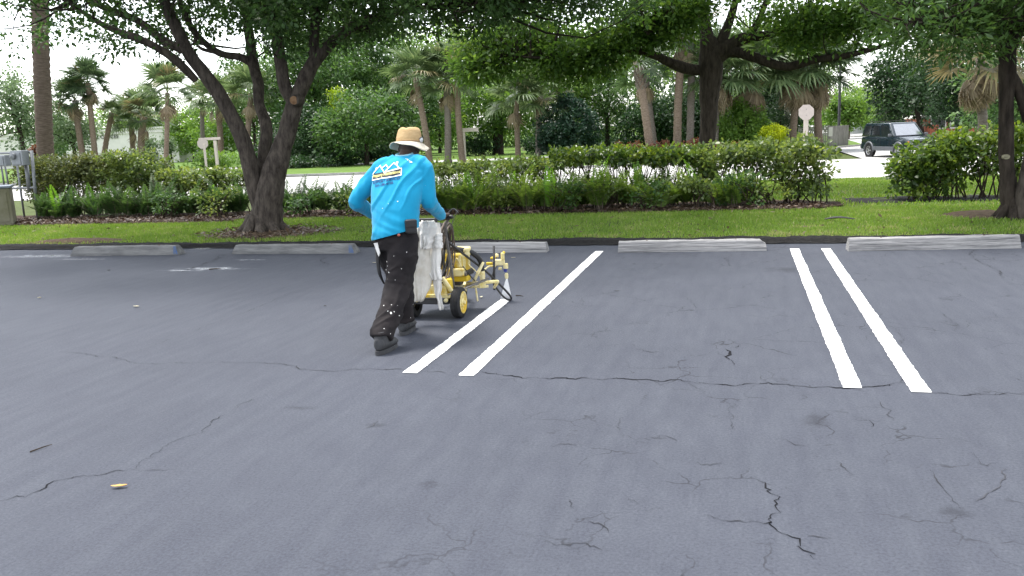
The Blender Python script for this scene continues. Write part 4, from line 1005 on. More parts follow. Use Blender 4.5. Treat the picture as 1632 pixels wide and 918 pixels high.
MB().box(U(0, 0, .012), (1.25, .85, .03), UA, .005).build('plinth', M_kerb, ub)
Yr = 16.0
def zr(px, py): return at(px, py, Yr)
mr = thing('meter_rack', 'rack of grey electric meter boxes on galvanised posts at the left edge', 'meter rack', (zr(40, 345).x, Yr, gz(Yr)))
def bar(a, b, r, nm, m=M_galv, n=8): return MB().tube([a, b], r, n).build(nm, m, mr, smooth=True)
pr = zr(55, 300)
bar(Vector((pr.x-.03, Yr, 0)), zr(50, 240), .035, 'post')
bar(Vector((zr(-30, 300).x, Yr, 0)), zr(-30, 240), .035, 'post')
a_ = zr(-34, 246); b_ = zr(50, 242); MB().tube([a_, b_], .028, 6).build('rail', M_galv, mr)
a_ = zr(-34, 302); b_ = zr(58, 299); MB().tube([a_, b_], .028, 6).build('rail', M_galv, mr)
for (x0, y0, x1, y1, dp) in ((28, 240, 50, 263, .20), (5, 247, 21, 264, .16), (-18, 249, 4, 264, .16)):
    p0, p1 = zr(x0, y0), zr(x1, y1); cxx = (p0.x+p1.x)/2; czz = (p0.z+p1.z)/2
    bo = MB().box((cxx, Yr-.12, czz), (abs(p1.x-p0.x), dp, abs(p0.z-p1.z)), bev=.012).build('meter_box', M_meter, mr)
    MB().box((cxx-.02, Yr-.12-dp/2-.008, czz-.01), (abs(p1.x-p0.x)*.78, .014, abs(p0.z-p1.z)*.78), bev=.004).build('cover', M_meter, bo)
    if x0 == 28: MB().lathe((cxx-.06, Yr-.12-dp/2-.02, czz+.05), [(.075, 0), (.07, .05), (.0, .07)], 18, rot=Matrix.Rotation(R(90), 3, 'X')).build('meter_dial', M_galv, bo)
for (px0, py0, px1, py1, r) in ((42, 263, 47, 305, .045), (27, 263, 39, 346, .022), (2, 264, 7, 298, .02), (8, 264, 14, 298, .02)):
    bar(zr(px0, py0), zr(px1, py1), r, 'conduit')

# ================================================================== OFFICE BUILDING (far left) AND OTHER FAR BUILDINGS
M_stucco = mat('white_stucco', (.62, .60, .56), .9, var=.04, scale=1.2)
M_letter = mat('dark_letters', (.03, .03, .03), .6)
M_glassd = mat('dark_glass', (.02, .025, .03), .12, spec=.6)
M_brick = mat('orange_brick', (.36, .11, .06), .9, var=.15, scale=3)
M_cream = mat('cream_wall', (.55, .50, .38), .9, var=.06, scale=2)
Yo = 92.0
pl, prr = at(-90, 212, Yo), at(281, 206, Yo); ztop = at(220, 206, Yo).z; zgo = gz(Yo)+.05
ob = thing('office_building', 'long white office building with dark lettering on its parapet, far left', 'building', ((pl.x+prr.x)/2, Yo, zgo))
wx = prr.x-pl.x; xm = (pl.x+prr.x)/2
MB().box((xm, Yo+6, (zgo+ztop)/2), (wx, 12, ztop-zgo)).build('wall', M_stucco, ob)
MB().box((xm, Yo+6, ztop+.10), (wx+.35, 12.35, .22)).build('parapet_cap', M_stucco, ob)
MB().box((xm, Yo-.06, ztop-.42), (wx+.2, .12, .10)).build('cornice', M_stucco, ob)
MB().box((xm, Yo-.05, zgo+1.55), (wx*.98, .10, .12)).build('band', M_stucco, ob)
for i in range(9):
    xx = pl.x+wx*(.06+.105*i)
    f_ = MB().box((xx, Yo-.03, zgo+.85), (1.5, .06, 1.1)).build('window', M_stucco, ob)
    MB().box((xx, Yo-.07, zgo+.85), (1.3, .03, .9)).build('pane', M_glassd, f_)
def text_mesh(txt, size, font_shear=0, bold=0):
    cu = bpy.data.curves.new('t', 'FONT'); cu.body = txt; cu.size = size; cu.shear = font_shear; cu.offset = bold
    o_ = bpy.data.objects.new('t', cu); C.objects.link(o_); dg = bpy.context.evaluated_depsgraph_get(); dg.update()
    me = bpy.data.meshes.new_from_object(o_.evaluated_get(dg)); bpy.data.objects.remove(o_)
    V = np.array([tuple(v.co) for v in me.vertices]); F = [tuple(p.vertices) for p in me.polygons]; bpy.data.meshes.remove(me)
    return V, F
V, F = text_mesh('PROFESSIONAL OFFICES', .62, 0, .012)
e_ = at(189, 220, Yo-.1); wt = V[:, 0].max()-V[:, 0].min(); sc_ = 5.9*20/12/wt*.78
V2 = np.stack([e_.x-(V[:, 0].max()-V[:, 0])*sc_, np.full(len(V), Yo-.135), e_.z+V[:, 1]*1.0], 1)
raw('sign_lettering', V2, F, M_letter, ob)
# orange-brick building behind the right hedge
Yq = 66.0
q0, q1 = at(1476, 205, Yq), at(1640, 195, Yq); zq = at(1560, 186, Yq).z; zg_ = gz(Yq)+.05
bb = thing('brick_building', 'low orange brick building glimpsed above the right hedge', 'building', ((q0.x+q1.x)/2, Yq, zg_))
xm = (q0.x+q1.x)/2; wq = q1.x-q0.x
MB().box((xm, Yq+4, (zg_+zq)/2), (wq, 8, zq-zg_)).build('wall', M_brick, bb)
MB().box((xm, Yq+4, zq+.12), (wq+.4, 8.4, .24)).build('roof_edge', M_stucco, bb)
for i in range(5):
    xx = q0.x+wq*(.12+.19*i)
    f_ = MB().box((xx, Yq-.03, zg_+1.5), (1.0, .06, 1.3)).build('window', M_stucco, bb); MB().box((xx, Yq-.07, zg_+1.5), (.82, .03, 1.1)).build('pane', M_glassd, f_)
MB().box((q0.x+.25, Yq-1.2, (zg_+zq)/2-.2), (.5, .5, zq-zg_-.4)).build('column', M_brick, bb)
# low cream walls beyond the centre palms
def low_wall(x0, x1, y0, y1, Y, label):
    a, b = at(x0, y0, Y), at(x1, y0, Y); zb_ = gz(Y)+.05; t = thing('low_wall', label, 'wall', ((a.x+b.x)/2, Y, zb_))
    MB().box(((a.x+b.x)/2, Y, (a.z+zb_)/2), (b.x-a.x, .35, a.z-zb_)).build('wall_body', M_cream, t)
    MB().box(((a.x+b.x)/2, Y, a.z+.05), (b.x-a.x+.15, .5, .10)).build('coping', M_cream, t)
low_wall(833, 858, 236, 0, 84, 'left cream garden wall beyond the drooping palms')
low_wall(862, 892, 233, 0, 82, 'right cream garden wall beyond the drooping palms, beside the round bush')

# ================================================================== SIGNS, FENCE, POLES
M_post = mat('cream_post', (.50, .44, .38), .7, var=.06, scale=4)
M_signback = mat('sign_back', (.46, .40, .36), .6, var=.04, scale=5)
def octagon(t, c, r, ang, nm='octagon_plate'):
    m = MB(); M = Matrix.Rotation(ang, 3, 'Z'); V = []
    for y in (-.015, .015):
        for k in range(8):
            a = R(22.5+45*k); V.append(Vector(c)+M@Vector((r*math.cos(a), y, r*math.sin(a))))
    m.add(V, [tuple(range(8)), tuple(range(15, 7, -1))]+[(k, 8+k, 8+(k+1) % 8, (k+1) % 8) for k in range(8)])
    return m.build(nm, M_signback, t)
Ys = 46.8
c = at(1285, 179, Ys); r_ = .41; zs = gz(Ys)
t = thing('stop_sign', 'beige back of an octagonal stop sign on a wide post above the long hedge', 'road sign', (c.x, Ys, zs))
octagon(t, c, r_, R(10)); MB().box((c.x, Ys+.06, (c.z+zs)/2), (.23, .09, c.z-zs), R(10), .01).build('post', M_post, t)
for dz in (-.15, .15): MB().lathe((c.x, Ys-.02, c.z+dz), [(.02, 0), (.015, .012), (0, .014)], 8, rot=Matrix.Rotation(R(90), 3, 'X')).build('bolt', M_galv, t)
Ys = 50.0
c = at(323, 229, Ys); zs = gz(Ys)
t = thing('stop_sign', 'back of a small octagonal stop sign left of the forked oak, by the T-shaped sign', 'road sign', (c.x, Ys, zs))
octagon(t, c, .36, R(40)); MB().box((c.x+.05, Ys+.06, (c.z+zs)/2), (.15, .09, c.z-zs), R(28), .01).build('post', M_post, t)
c = at(338, 221.5, Ys); a_, b_ = at(317, 223, Ys+.3), at(351, 220.5, Ys+.3)
t = thing('street_sign', 'T-shaped cream street-name post left of the forked oak', 'street sign', (c.x, Ys+.3, zs))
MB().box((c.x, Ys+.3, (c.z+zs)/2-.1), (.19, .14, c.z-zs), 0, .01).build('post', M_post, t)
MB().box(((a_.x+b_.x)/2, Ys+.3, c.z+.02), (b_.x-a_.x, .10, .17), 0, .01).build('arm', M_post, t)
Ys = 58.0; zs = gz(Ys)
p0, p1 = at(739, 206, Ys), at(762, 205, Ys)
t = thing('street_sign', 'slim cream street-name post with one arm, right of the three palms', 'street sign', (p0.x, Ys, zs))
MB().box((p0.x, Ys, (p0.z+zs)/2), (.14, .14, p0.z-zs+.15), 0, .01).build('post', M_post, t)
MB().box(((p0.x+p1.x)/2, Ys-.10, p0.z-.06), (p1.x-p0.x+.1, .05, .26), 0, .008).build('arm', M_post, t)
p0 = at(758, 222, 75.); t = thing('traffic_sign', 'tiny pale roadside sign far away between the street sign and the oak', 'road sign', (p0.x, 75, gz(75.)))
MB().box((p0.x, 75, p0.z), (.3, .04, .42), 0, .01).build('plate', M_stucco, t); MB().lathe((p0.x, 75.05, gz(75.)), [(.04, 0), (.04, p0.z-gz(75.))], 8).build('post', M_galv, t)
# fence
M_fence = mat('grey_fence_wood', (.30, .29, .265), .9, c2=(.19, .18, .165), scale=5, stretch=(1, 1, .3), bump=.4, bscale=20, spec=.2)
Yf = 64.0; zf0 = gz(Yf)+.03
fa, fb = at(1272, 204, Yf), at(1321, 201, Yf); fc_ = fb+Vector((1.5, 1.9, 0)); htop = fb.z
t = thing('board_fence', 'grey board fence with a white notice, between the stop sign and the dark car', 'fence', ((fa.x+fb.x)/2, Yf, zf0))
nb = 16
me_b = None
for i in range(nb):
    xx = fa.x+(fb.x-fa.x)*(i+.5)/nb
    MB().box((xx, Yf-(.03 if i % 2 else 0), (zf0+htop)/2), ((fb.x-fa.x)/nb*.74, .03, htop-zf0)).build('board', M_fence, t)
for zz in (.35, 1.2): MB().box(((fa.x+fb.x)/2, Yf+.06, zf0+zz), (fb.x-fa.x, .05, .09)).build('rail', M_fence, t)
dv = fc_-fb; nn = 16; ang = math.atan2(dv.y, dv.x)
for i in range(nn):
    p = fb+dv*((i+.5)/nn); MB().box((p.x, p.y, (zf0+htop)/2), (dv.length/nn*.97, .035, htop-zf0), ang).build('board', M_fence, t)
MB().box((fb.x, Yf, (zf0+htop)/2+.03), (.13, .13, htop-zf0+.1)).build('corner_post', M_fence, t)
pn = at(1322.5, 210, Yf-.09); MB().box((pn.x+.05, Yf-.09, pn.z), (.26, .015, .62)).build('notice', M_stucco, t)
p0 = at(1337, 200, 66.); t = thing('lamp_pole', 'dark slim lamp pole rising beside the fence corner', 'pole', (p0.x, 66, gz(66.)))
MB().lathe((p0.x, 66, gz(66.)), [(.14, 0), (.13, .4), (.10, .5), (.085, 7.5), (.06, 7.6)], 12).build('shaft', mat('dark_pole', (.05, .05, .055), .6), t, smooth=True)
MB().box((p0.x, 65.5, gz(66.)+7.6), (.25, 1.1, .12), bev=.02).build('lamp_head', M_galv, t)
p0 = at(1255, 150, 62.); t = thing('utility_pole', 'pale wooden utility pole behind the shaggy palms left of the stop sign', 'pole', (p0.x, 62, gz(62.)))
MB().lathe((p0.x, 62, gz(62.)), [(.19, 0), (.18, 3), (.15, 8.6), (.13, 8.65)], 12).build('shaft', mat('pale_pole', (.34, .32, .29), .85, var=.15), t, smooth=True)
MB().box((p0.x, 61.85, gz(62.)+8.1), (1.8, .10, .12)).build('crossarm', M_fence, t)

# ================================================================== CARS
M_tyre = mat('tyre', (.022, .022, .023), .85, var=.2, scale=20, spec=.3)
M_alloy = mat('alloy', (.50, .50, .51), .35, metal=.7, var=.1)
M_carglass = mat('car_glass', (.012, .015, .017), .06, spec=.8)
M_screen = mat('windscreen_glass', (.10, .11, .12), .08, spec=1.0)  # sky reflection partly put into the colour, paler than the side glass
M_screen.node_tree.nodes['Principled BSDF'].inputs['IOR'].default_value = 2.6
M_chrome = mat('lamp_glass', (.75, .76, .76), .12, spec=.8)
M_amber = mat('amber_lamp', (.6, .22, .03), .3)
def car(label, name, cat, loc, heading, paint, clad, dims, suv=True, details=True):
    L_, Wd_, H_ = dims; ca, sa = math.cos(heading), math.sin(heading)
    t = thing(name, label, cat, loc); org = Vector(loc)
    def X(x, y, z): return org+Vector((x*ca-y*sa, x*sa+y*ca, z))
    hw = Wd_/2
    # body shell: stations along the length (x, z sill, z shoulder, half width)
    if suv: top = [(-L_/2, .62, .98), (-L_/2+.06, .42, 1.02), (-L_*.30, .36, 1.05), (L_*.14, .36, 1.05), (L_*.20, .36, 1.04), (L_*.40, .38, .98), (L_/2-.08, .42, .90), (L_/2, .50, .80)]
    else: top = [(-L_/2, .5, .82), (-L_/2+.1, .34, .90), (-L_*.30, .26, .92), (L_*.14, .26, .92), (L_*.22, .26, .90), (L_*.40, .28, .82), (L_/2-.1, .34, .72), (L_/2, .42, .60)]
    V = []; F = []
    ring = [(-1, 0), (-1, .5), (-.985, .85), (-.93, 1), (.93, 1), (.985, .85), (1, .5), (1, 0)]
    for i, (x, z0, z1) in enumerate(top):
        k = .86 if i in (0, len(top)-1) else (.95 if i in (1, len(top)-2) else 1)
        for (yy, zz) in ring: V.append(X(x, yy*hw*k, z0+(z1-z0)*zz))
    n = len(ring)
    for i in range(len(top)-1):
        for k in range(n): F.append((i*n+k, i*n+(k+1) % n, (i+1)*n+(k+1) % n, (i+1)*n+k))
    F.append(tuple(range(n-1, -1, -1))); F.append(tuple(range((len(top)-1)*n, len(top)*n)))
    o = MB().add(V, F).build('body', paint, t); autosmooth(o, 30)
    zb = 1.04 if suv else .90
    # cabin: belt and roof outline
    xr0, xr1, xb0, xb1 = (-L_*.49, L_*.20, -L_*.455, L_*.055) if suv else (-L_*.30, L_*.20, -L_*.17, L_*.03)
    hb, ht = hw*.955, hw*.80
    cab = [X(xr0, -hb, zb), X(xr1, -hb, zb), X(xr1, hb, zb), X(xr0, hb, zb), X(xb0, -ht, H_), X(xb1, -ht, H_), X(xb1, ht, H_), X(xb0, ht, H_)]
    bm = bmesh.new(); vs_ = [bm.verts.new(v) for v in cab]
    for f in ((0, 3, 2, 1), (4, 5, 6, 7), (0, 1, 5, 4), (1, 2, 6, 5), (2, 3, 7, 6), (3, 0, 4, 7)): bm.faces.new([vs_[i] for i in f])
    bmesh.ops.bevel(bm, geom=[e for e in bm.edges], offset=.06, segments=3, profile=.6, affect='EDGES'); bm.verts.index_update()
    m = MB().add([v.co.copy() for v in bm.verts], [[v.index for v in f.verts] for f in bm.faces]); bm.free()
    autosmooth(m.build('cabin', paint, t), 50)
    def side(u, v, s, off=.012):                    # u along cabin 0..1 rear->front, v up 0..1
        xx = (xr0+(xb0-xr0)*v)*(1-u)+(xr1+(xb1-xr1)*v)*u
        yy = (hb+(ht-hb)*v+off)*s
        return X(xx, yy, zb+(H_-zb)*v)
    wins = ((.06, .30), (.34, .60), (.64, .93)) if suv else ((.10, .48), (.53, .90))
    for s in (-1, 1):
        for (u0, u1) in wins:
            ut = u1-.0 if u1 < .9 else u1-.0
            MB().add([side(u0, .10, s), side(ut, .10, s), side(ut, .82, s), side(u0, .82, s)], [(0, 1, 2, 3)]).build('side_window', M_carglass, t)
    def end(u, v, front, off=.014):
        xx = (xr1+(xb1-xr1)*v+off) if front else (xr0+(xb0-xr0)*v-off)
        yy = (hb+(ht-hb)*v)*(u*2-1)
        return X(xx, yy, zb+(H_-zb)*v)
    for fr_ in (True, False):
        MB().add([end(.08, .08, fr_), end(.92, .08, fr_), end(.90, .88, fr_), end(.10, .88, fr_)], [(0, 1, 2, 3)]).build('windscreen' if fr_ else 'rear_window', M_screen if fr_ else M_carglass, t)
    r_w = .345 if suv else .31; wb = L_*.30
    for sx in (-1, 1):
        for s in (-1, 1):
            c = X(sx*wb, s*(hw-.10), r_w); Rm = Matrix.Rotation(heading, 3, 'Z')@Matrix.Rotation(R(-90*s), 3, 'X')
            wh = MB().lathe(c, [(r_w*.62, -.11), (r_w*.95, -.11), (r_w, -.08), (r_w, .09), (r_w*.95, .115), (r_w*.64, .115), (r_w*.62, .0), (r_w*.62, -.11)], 26, rot=Rm, caps=False).build('wheel', M_tyre, t, smooth=False)
            MB().lathe(c, [(r_w*.63, .06), (r_w*.64, .118), (r_w*.58, .105), (r_w*.2, .07), (r_w*.18, .11), (0.0, .115)], 20, rot=Rm).build('rim', M_alloy, wh)
            for k in range(5):
                a = 2*math.pi*k/5; q = Rm@Vector((math.cos(a)*r_w*.4, math.sin(a)*r_w*.4, .10))
                MB().box(c+q, (r_w*.42, .05, .02), rot=Rm@Matrix.Rotation(a, 3, 'Z')).build('spoke', M_alloy, wh)
            # arch flare
            m = MB()
            P = [X(sx*wb+math.cos(a)*(r_w+.07), s*(hw+.005), r_w+math.sin(a)*(r_w+.07)) for a in np.linspace(R(-8), R(188), 15)]
            m.tube(P, .05, 6); m.build('wheel_arch', clad, t, smooth=True)
            MB().lathe(X(sx*wb, s*(hw-.012), r_w), [(r_w+.06, -.02), (r_w+.06, .018)], 26, rot=Rm).build('wheel_well', M_tyre, t)
    if details:
        for s in (-1, 1):
            MB().box(X(0, s*(hw+.004), .45), (wb*2-.86, .05, .20), heading, .015).build('sill_cladding', clad, t)
            MB().box(X(L_*.17, s*(hw+.10), zb+.08), (.10, .18, .13), heading, .03).build('mirror', clad if suv else paint, t)
            MB().box(X(L_/2-.05, s*hw*.66, .76 if suv else .60), (.10, .34, .17), heading, .03).build('headlight', M_chrome, t)
            MB().box(X(L_/2-.12, s*hw*.90, .76 if suv else .60), (.12, .10, .12), heading, .02).build('indicator', M_amber, t)
            for dx in (-.02, .16): MB().box(X(L_*(-.10+dx), s*(hw+.012), .92 if suv else .78), (.16, .03, .035), heading, .008).build('door_handle', paint, t)
            if suv: MB().tube([X(xb0+.1, s*ht*.86, H_+.02), X(xb0+.3, s*ht*.86, H_+.07), X(xb1-.3, s*ht*.86, H_+.07), X(xb1-.1, s*ht*.86, H_+.02)], .018, 6).build('roof_rail', M_tyre, t)
        MB().box(X(L_/2-.02, 0, .50 if suv else .38), (.20, Wd_*.94, .24), heading, .05).build('front_bumper', clad, t)
        MB().box(X(-L_/2+.02, 0, .55 if suv else .42), (.20, Wd_*.94, .24), heading, .05).build('rear_bumper', clad, t)
        MB().box(X(L_/2-.03, 0, .76 if suv else .60), (.08, Wd_*.36, .13), heading, .02).build('grille', M_tyre, t)
        for dx in (0, .19): MB().box(X(L_*(-.04+dx)-.1, -(hw+.001), .74), (.008, .006, .52), heading).build('door_seam', M_tyre, t)
    return t
M_suvpaint = mat('dark_green_paint', (.008, .016, .022), .16, var=.05, spec=.6, coat=.8)
M_suvclad = mat('grey_cladding', (.085, .09, .10), .5, var=.08)
M_whitecar = mat('white_car_paint', (.70, .71, .72), .25, var=.02, spec=.5, coat=.5)
hd = math.atan2(-.92, .395)
rw = gp(1387, 250, ZR); rw = Vector((rw.x, rw.y, ZR))
# rear right wheel sits at rw: centre from there
L_s, W_s = 4.30, 1.75
fx, fy = math.cos(hd), math.sin(hd)
ctr = rw+Vector((fx, fy, 0))*(L_s*.30)+Vector((-fy, fx, 0))*(W_s/2-.1)
car('dark green off-road car with grey lower cladding, turning out of the side street', 'off_road_car', 'car', (ctr.x, ctr.y, ZR+.002), hd, M_suvpaint, M_suvclad, (L_s, W_s, 1.72))
c = gp(1362, 225, ZR); c = at(1363, 218, 96.)
car('white saloon car parked far behind the fence', 'saloon_car', 'car', (c.x, 96, ZR+.002), R(190), M_whitecar, M_whitecar, (4.5, 1.75, 1.40), False)

# ================================================================== THE WORKER
M_skin = mat('dark_skin', (.055, .032, .022), .5, var=.12, scale=25, spec=.4)
def shirt_mat():
    m, t, b, L = _nodes('blue_shirt')
    tc = t.nodes.new('ShaderNodeTexCoord'); n = t.nodes.new('ShaderNodeTexNoise'); n.inputs['Scale'].default_value = 9; n.inputs['Detail'].default_value = 5
    L.new(tc.outputs['Object'], n.inputs['Vector'])
    r = t.nodes.new('ShaderNodeValToRGB'); L.new(n.outputs['Fac'], r.inputs['Fac']); r.color_ramp.elements[0].position = .3; r.color_ramp.elements[1].position = .7
    r.color_ramp.elements[0].color = (.006, .245, .42, 1); r.color_ramp.elements[1].color = (.008, .285, .48, 1)
    # paint flecks
    v = t.nodes.new('ShaderNodeTexNoise'); v.inputs['Scale'].default_value = 48; v.inputs['Detail'].default_value = 3; L.new(tc.outputs['Object'], v.inputs['Vector'])
    fr = t.nodes.new('ShaderNodeValToRGB'); fr.color_ramp.elements[0].position = .765; fr.color_ramp.elements[1].position = .785; L.new(v.outputs['Fac'], fr.inputs['Fac'])
    x = t.nodes.new('ShaderNodeMix'); x.data_type = 'RGBA'; L.new(fr.outputs['Color'], x.inputs['Factor']); L.new(r.outputs['Color'], x.inputs['A']); x.inputs['B'].default_value = (.5, .68, .72, 1)
    L.new(x.outputs['Result'], b.inputs['Base Color']); b.inputs['Roughness'].default_value = .85; b.inputs['Specular IOR Level'].default_value = .2
    b.inputs['Sheen Weight'].default_value = .15
    return m
def pants_mat():
    m, t, b, L = _nodes('black_work_trousers')
    tc = t.nodes.new('ShaderNodeTexCoord'); n = t.nodes.new('ShaderNodeTexNoise'); n.inputs['Scale'].default_value = 6; n.inputs['Detail'].default_value = 5; L.new(tc.outputs['Object'], n.inputs['Vector'])
    r = t.nodes.new('ShaderNodeValToRGB'); L.new(n.outputs['Fac'], r.inputs['Fac']); r.color_ramp.elements[0].position = .35; r.color_ramp.elements[1].position = .7
    r.color_ramp.elements[0].color = (.0125, .011, .012, 1); r.color_ramp.elements[1].color = (.025, .021, .021, 1)
    v = t.nodes.new('ShaderNodeTexNoise'); v.inputs['Scale'].default_value = 42; v.inputs['Detail'].default_value = 4; L.new(tc.outputs['Object'], v.inputs['Vector'])
    k = t.nodes.new('ShaderNodeTexNoise'); k.inputs['Scale'].default_value = 4.5; L.new(tc.outputs['Object'], k.inputs['Vector'])
    mm = t.nodes.new('ShaderNodeMath'); mm.operation = 'MULTIPLY_ADD'; L.new(k.outputs['Fac'], mm.inputs[0]); mm.inputs[1].default_value = .35; L.new(v.outputs['Fac'], mm.inputs[2])
    fr = t.nodes.new('ShaderNodeValToRGB'); fr.color_ramp.elements[0].position = .985; fr.color_ramp.elements[1].position = .999; L.new(mm.outputs[0], fr.inputs['Fac'])
    x = t.nodes.new('ShaderNodeMix'); x.data_type = 'RGBA'; L.new(fr.outputs['Color'], x.inputs['Factor']); L.new(r.outputs['Color'], x.inputs['A']); x.inputs['B'].default_value = (.62, .60, .56, 1)
    L.new(x.outputs['Result'], b.inputs['Base Color']); b.inputs['Roughness'].default_value = .9; b.inputs['Specular IOR Level'].default_value = .2
    return m
M_shirt, M_pants = shirt_mat(), pants_mat()
M_boot = mat('grey_boot', (.055, .056, .058), .75, c2=(.028, .028, .03), scale=12, bump=.2, bscale=60)
M_sole = mat('boot_sole', (.05, .05, .052), .85, var=.15, scale=15)
M_straw = mat('straw_hat', (.50, .355, .185), .85, c2=(.40, .27, .13), scale=16, stretch=(1, 1, 3), bump=.3, bscale=70, spec=.2)
M_brim = mat('pale_brim', (.62, .57, .46), .85, c2=(.52, .46, .36), scale=10, bump=.3, bscale=70, spec=.2)
M_leather = mat('black_leather', (.012, .012, .013), .45, var=.2, scale=15)
M_pbel = mat('dried_paint', (.75, .74, .70), .6, var=.05)
Z3 = Vector((0, 0, 1))
per = thing('person', 'worker in a bright blue long-sleeved shirt and straw hat, seen from behind, pushing the machine', 'person', (-2.50, 5.85, 0))
# ---- body (skin): head, neck, torso core, arms, hands - one continuous mesh
hx, hy, hz = -2.478, 6.265, 1.442
RG, LG = Vector((-2.300, 6.50, .885)), Vector((-2.80, 6.50, .885))      # handle grips
bd = MB()
tilt = Matrix.Rotation(R(-14), 3, 'X')
def hp(x, y, z): return Vector((hx, hy, hz))+tilt@Vector((x, y, z))
bd.ball(hp(0, -.005, .025), (.074, .092, .088), 20, 14, tilt)            # skull
bd.ball(hp(0, .030, -.035), (.060, .066, .080), 18, 12, tilt)            # face and jaw
bd.ball(hp(0, .070, -.095), (.026, .022, .020), 12, 8, tilt)             # chin
bd.tube([hp(0, .093, .02), hp(0, .112, -.025), hp(0, .100, -.035)], [.010, .016, .012], 8, 2)   # nose
bd.tube([hp(-.024, .096, -.062), hp(0, .102, -.060), hp(.024, .096, -.062)], .009, 8)           # lips
bd.tube([hp(-.045, .080, .028), hp(0, .096, .034), hp(.045, .080, .028)], .011, 8)              # brow
for s in (-1, 1): bd.ball(hp(s*.078, -.005, -.010), (.010, .020, .032), 10, 8, tilt)            # ears
bd.tube([(-2.49, 6.17, 1.33), (-2.488, 6.205, 1.37), (-2.482, 6.235, 1.42)], [.068, .058, .056], 14, 4)
bd.tube([(-2.50, 5.96, .80), (-2.50, 6.02, 1.02), (-2.50, 6.12, 1.25), (-2.49, 6.18, 1.36)], [.10, .092, .085, .050], 14, 5)
def arm(sh, el, wr, grip, s):
    bd.tube([sh, sh.lerp(el, .5), el, el.lerp(wr, .45), wr, wr.lerp(grip, .6)], [.047, .044, .038, .036, .028, .028], 12, 4)
    # palm lies over the bar, fingers curl round it, thumb closes from the inside
    top = grip+Vector((0, -.012, .016))
    bd.ball(top, (.041, .036, .018), 14, 8, Matrix.Rotation(R(-18), 3, 'X'))
    for k, (ox, ln) in enumerate(((-.033, .88), (-.011, 1.0), (.011, .95), (.032, .78))):
        b = grip+Vector((ox, 0, 0))
        pts = [b+Vector((0, -.01, .024)), b+Vector((0, .020*ln, .024)), b+Vector((0, .034*ln, .004)), b+Vector((0, .024*ln, -.018)), b+Vector((0, .002, -.022))]
        bd.tube(pts, [.0095, .0095, .009, .0085, .007], 8, 3)
    b = grip+Vector((-s*.040, -.020, .004))
    bd.tube([b+Vector((s*.012, -.004, .008)), b+Vector((-.0*s, .006, -.012)), b+Vector((s*.010, .022, -.022)), b+Vector((s*.018, .030, -.020))], [.012, .011, .010, .008], 8, 3)
RS, RE, RW = Vector((-2.305, 6.13, 1.315)), Vector((-2.285, 6.10, 1.045)), Vector((-2.300, 6.42, .905))
LS, LE, LW = Vector((-2.690, 6.14, 1.315)), Vector((-2.870, 6.08, 1.055)), Vector((-2.815, 6.40, .905))
arm(RS, RE, RW, RG, 1); arm(LS, LE, LW, LG, -1)
for s, hipx in ((1, -2.44), (-1, -2.57)): bd.tube([(hipx, 5.96, .88), (hipx, 5.95, .70)], [.10, .08], 10)
remeshed('body', bd, .0055, 4, M_skin, per)
for s in (-1, 1): MB().ball(hp(s*.030, .083, .010), .0105, 10, 8).build('eye', mat('eye_white', (.7, .68, .64), .3), per, smooth=True)
# ---- shirt
sh = MB(); AX, AY = Vector((1, 0, 0)), Vector((0, 1, 0))
sec = [((-2.502, 5.942, .86), .184, .136), ((-2.502, 5.955, .92), .188, .136), ((-2.502, 5.985, 1.02), .190, .132), ((-2.50, 6.03, 1.12), .200, .134), ((-2.497, 6.075, 1.21), .208, .130), ((-2.495, 6.11, 1.28), .212, .118), ((-2.494, 6.135, 1.335), .185, .098), ((-2.49, 6.16, 1.375), .118, .080), ((-2.488, 6.18, 1.40), .075, .070)]
L0 = []
for i, (c, rx, ry) in enumerate(sec):
    L0.append((c, rx, ry, AX, (AY+Z3*.10).normalized()))
# hem ring lower on his left
low = [((-2.505, 5.930, .775), .180, .134, (AX+Z3*.26).normalized(), AY)]
sh.loft(low+L0, 28)
for S_, E_, W_, sg in ((RS, RE, RW, 1), (LS, LE, LW, -1)):
    sh.ball(S_+Vector((-sg*.025, 0, -.02)), (.066, .070, .064), 16, 10)
    sh.tube([S_+Vector((-sg*.09, .01, .025)), S_+Vector((-sg*.01, 0, -.012)), S_.lerp(E_, .5), E_, E_.lerp(W_, .25), E_.lerp(W_, .6), W_+(W_-E_).normalized()*.01], [.058, .062, .064, .060, .056, .050, .043], 16, 5)
    sh.tube([(-2.49+sg*.05, 6.165, 1.362), S_.lerp(Vector((-2.49, 6.165, 1.362)), .45)+Vector((0, 0, -.012)), S_+Vector((-sg*.02, 0, -.022))], [.058, .062, .060], 14, 4)
    for k in range(6):                                                # creases bunched at the elbow and cuff
        q = E_+(W_-E_)*(.02+.10*k); d = (W_-E_).normalized(); rr = .066-.003*k
        a1 = d.orthogonal().normalized(); a2 = d.cross(a1)
        sh.tube([q+(a1*math.cos(u)+a2*math.sin(u))*(rr-.010)+d*.018*math.sin(u*2+k) for u in np.linspace(0, 5.4, 12)], .012, 6)
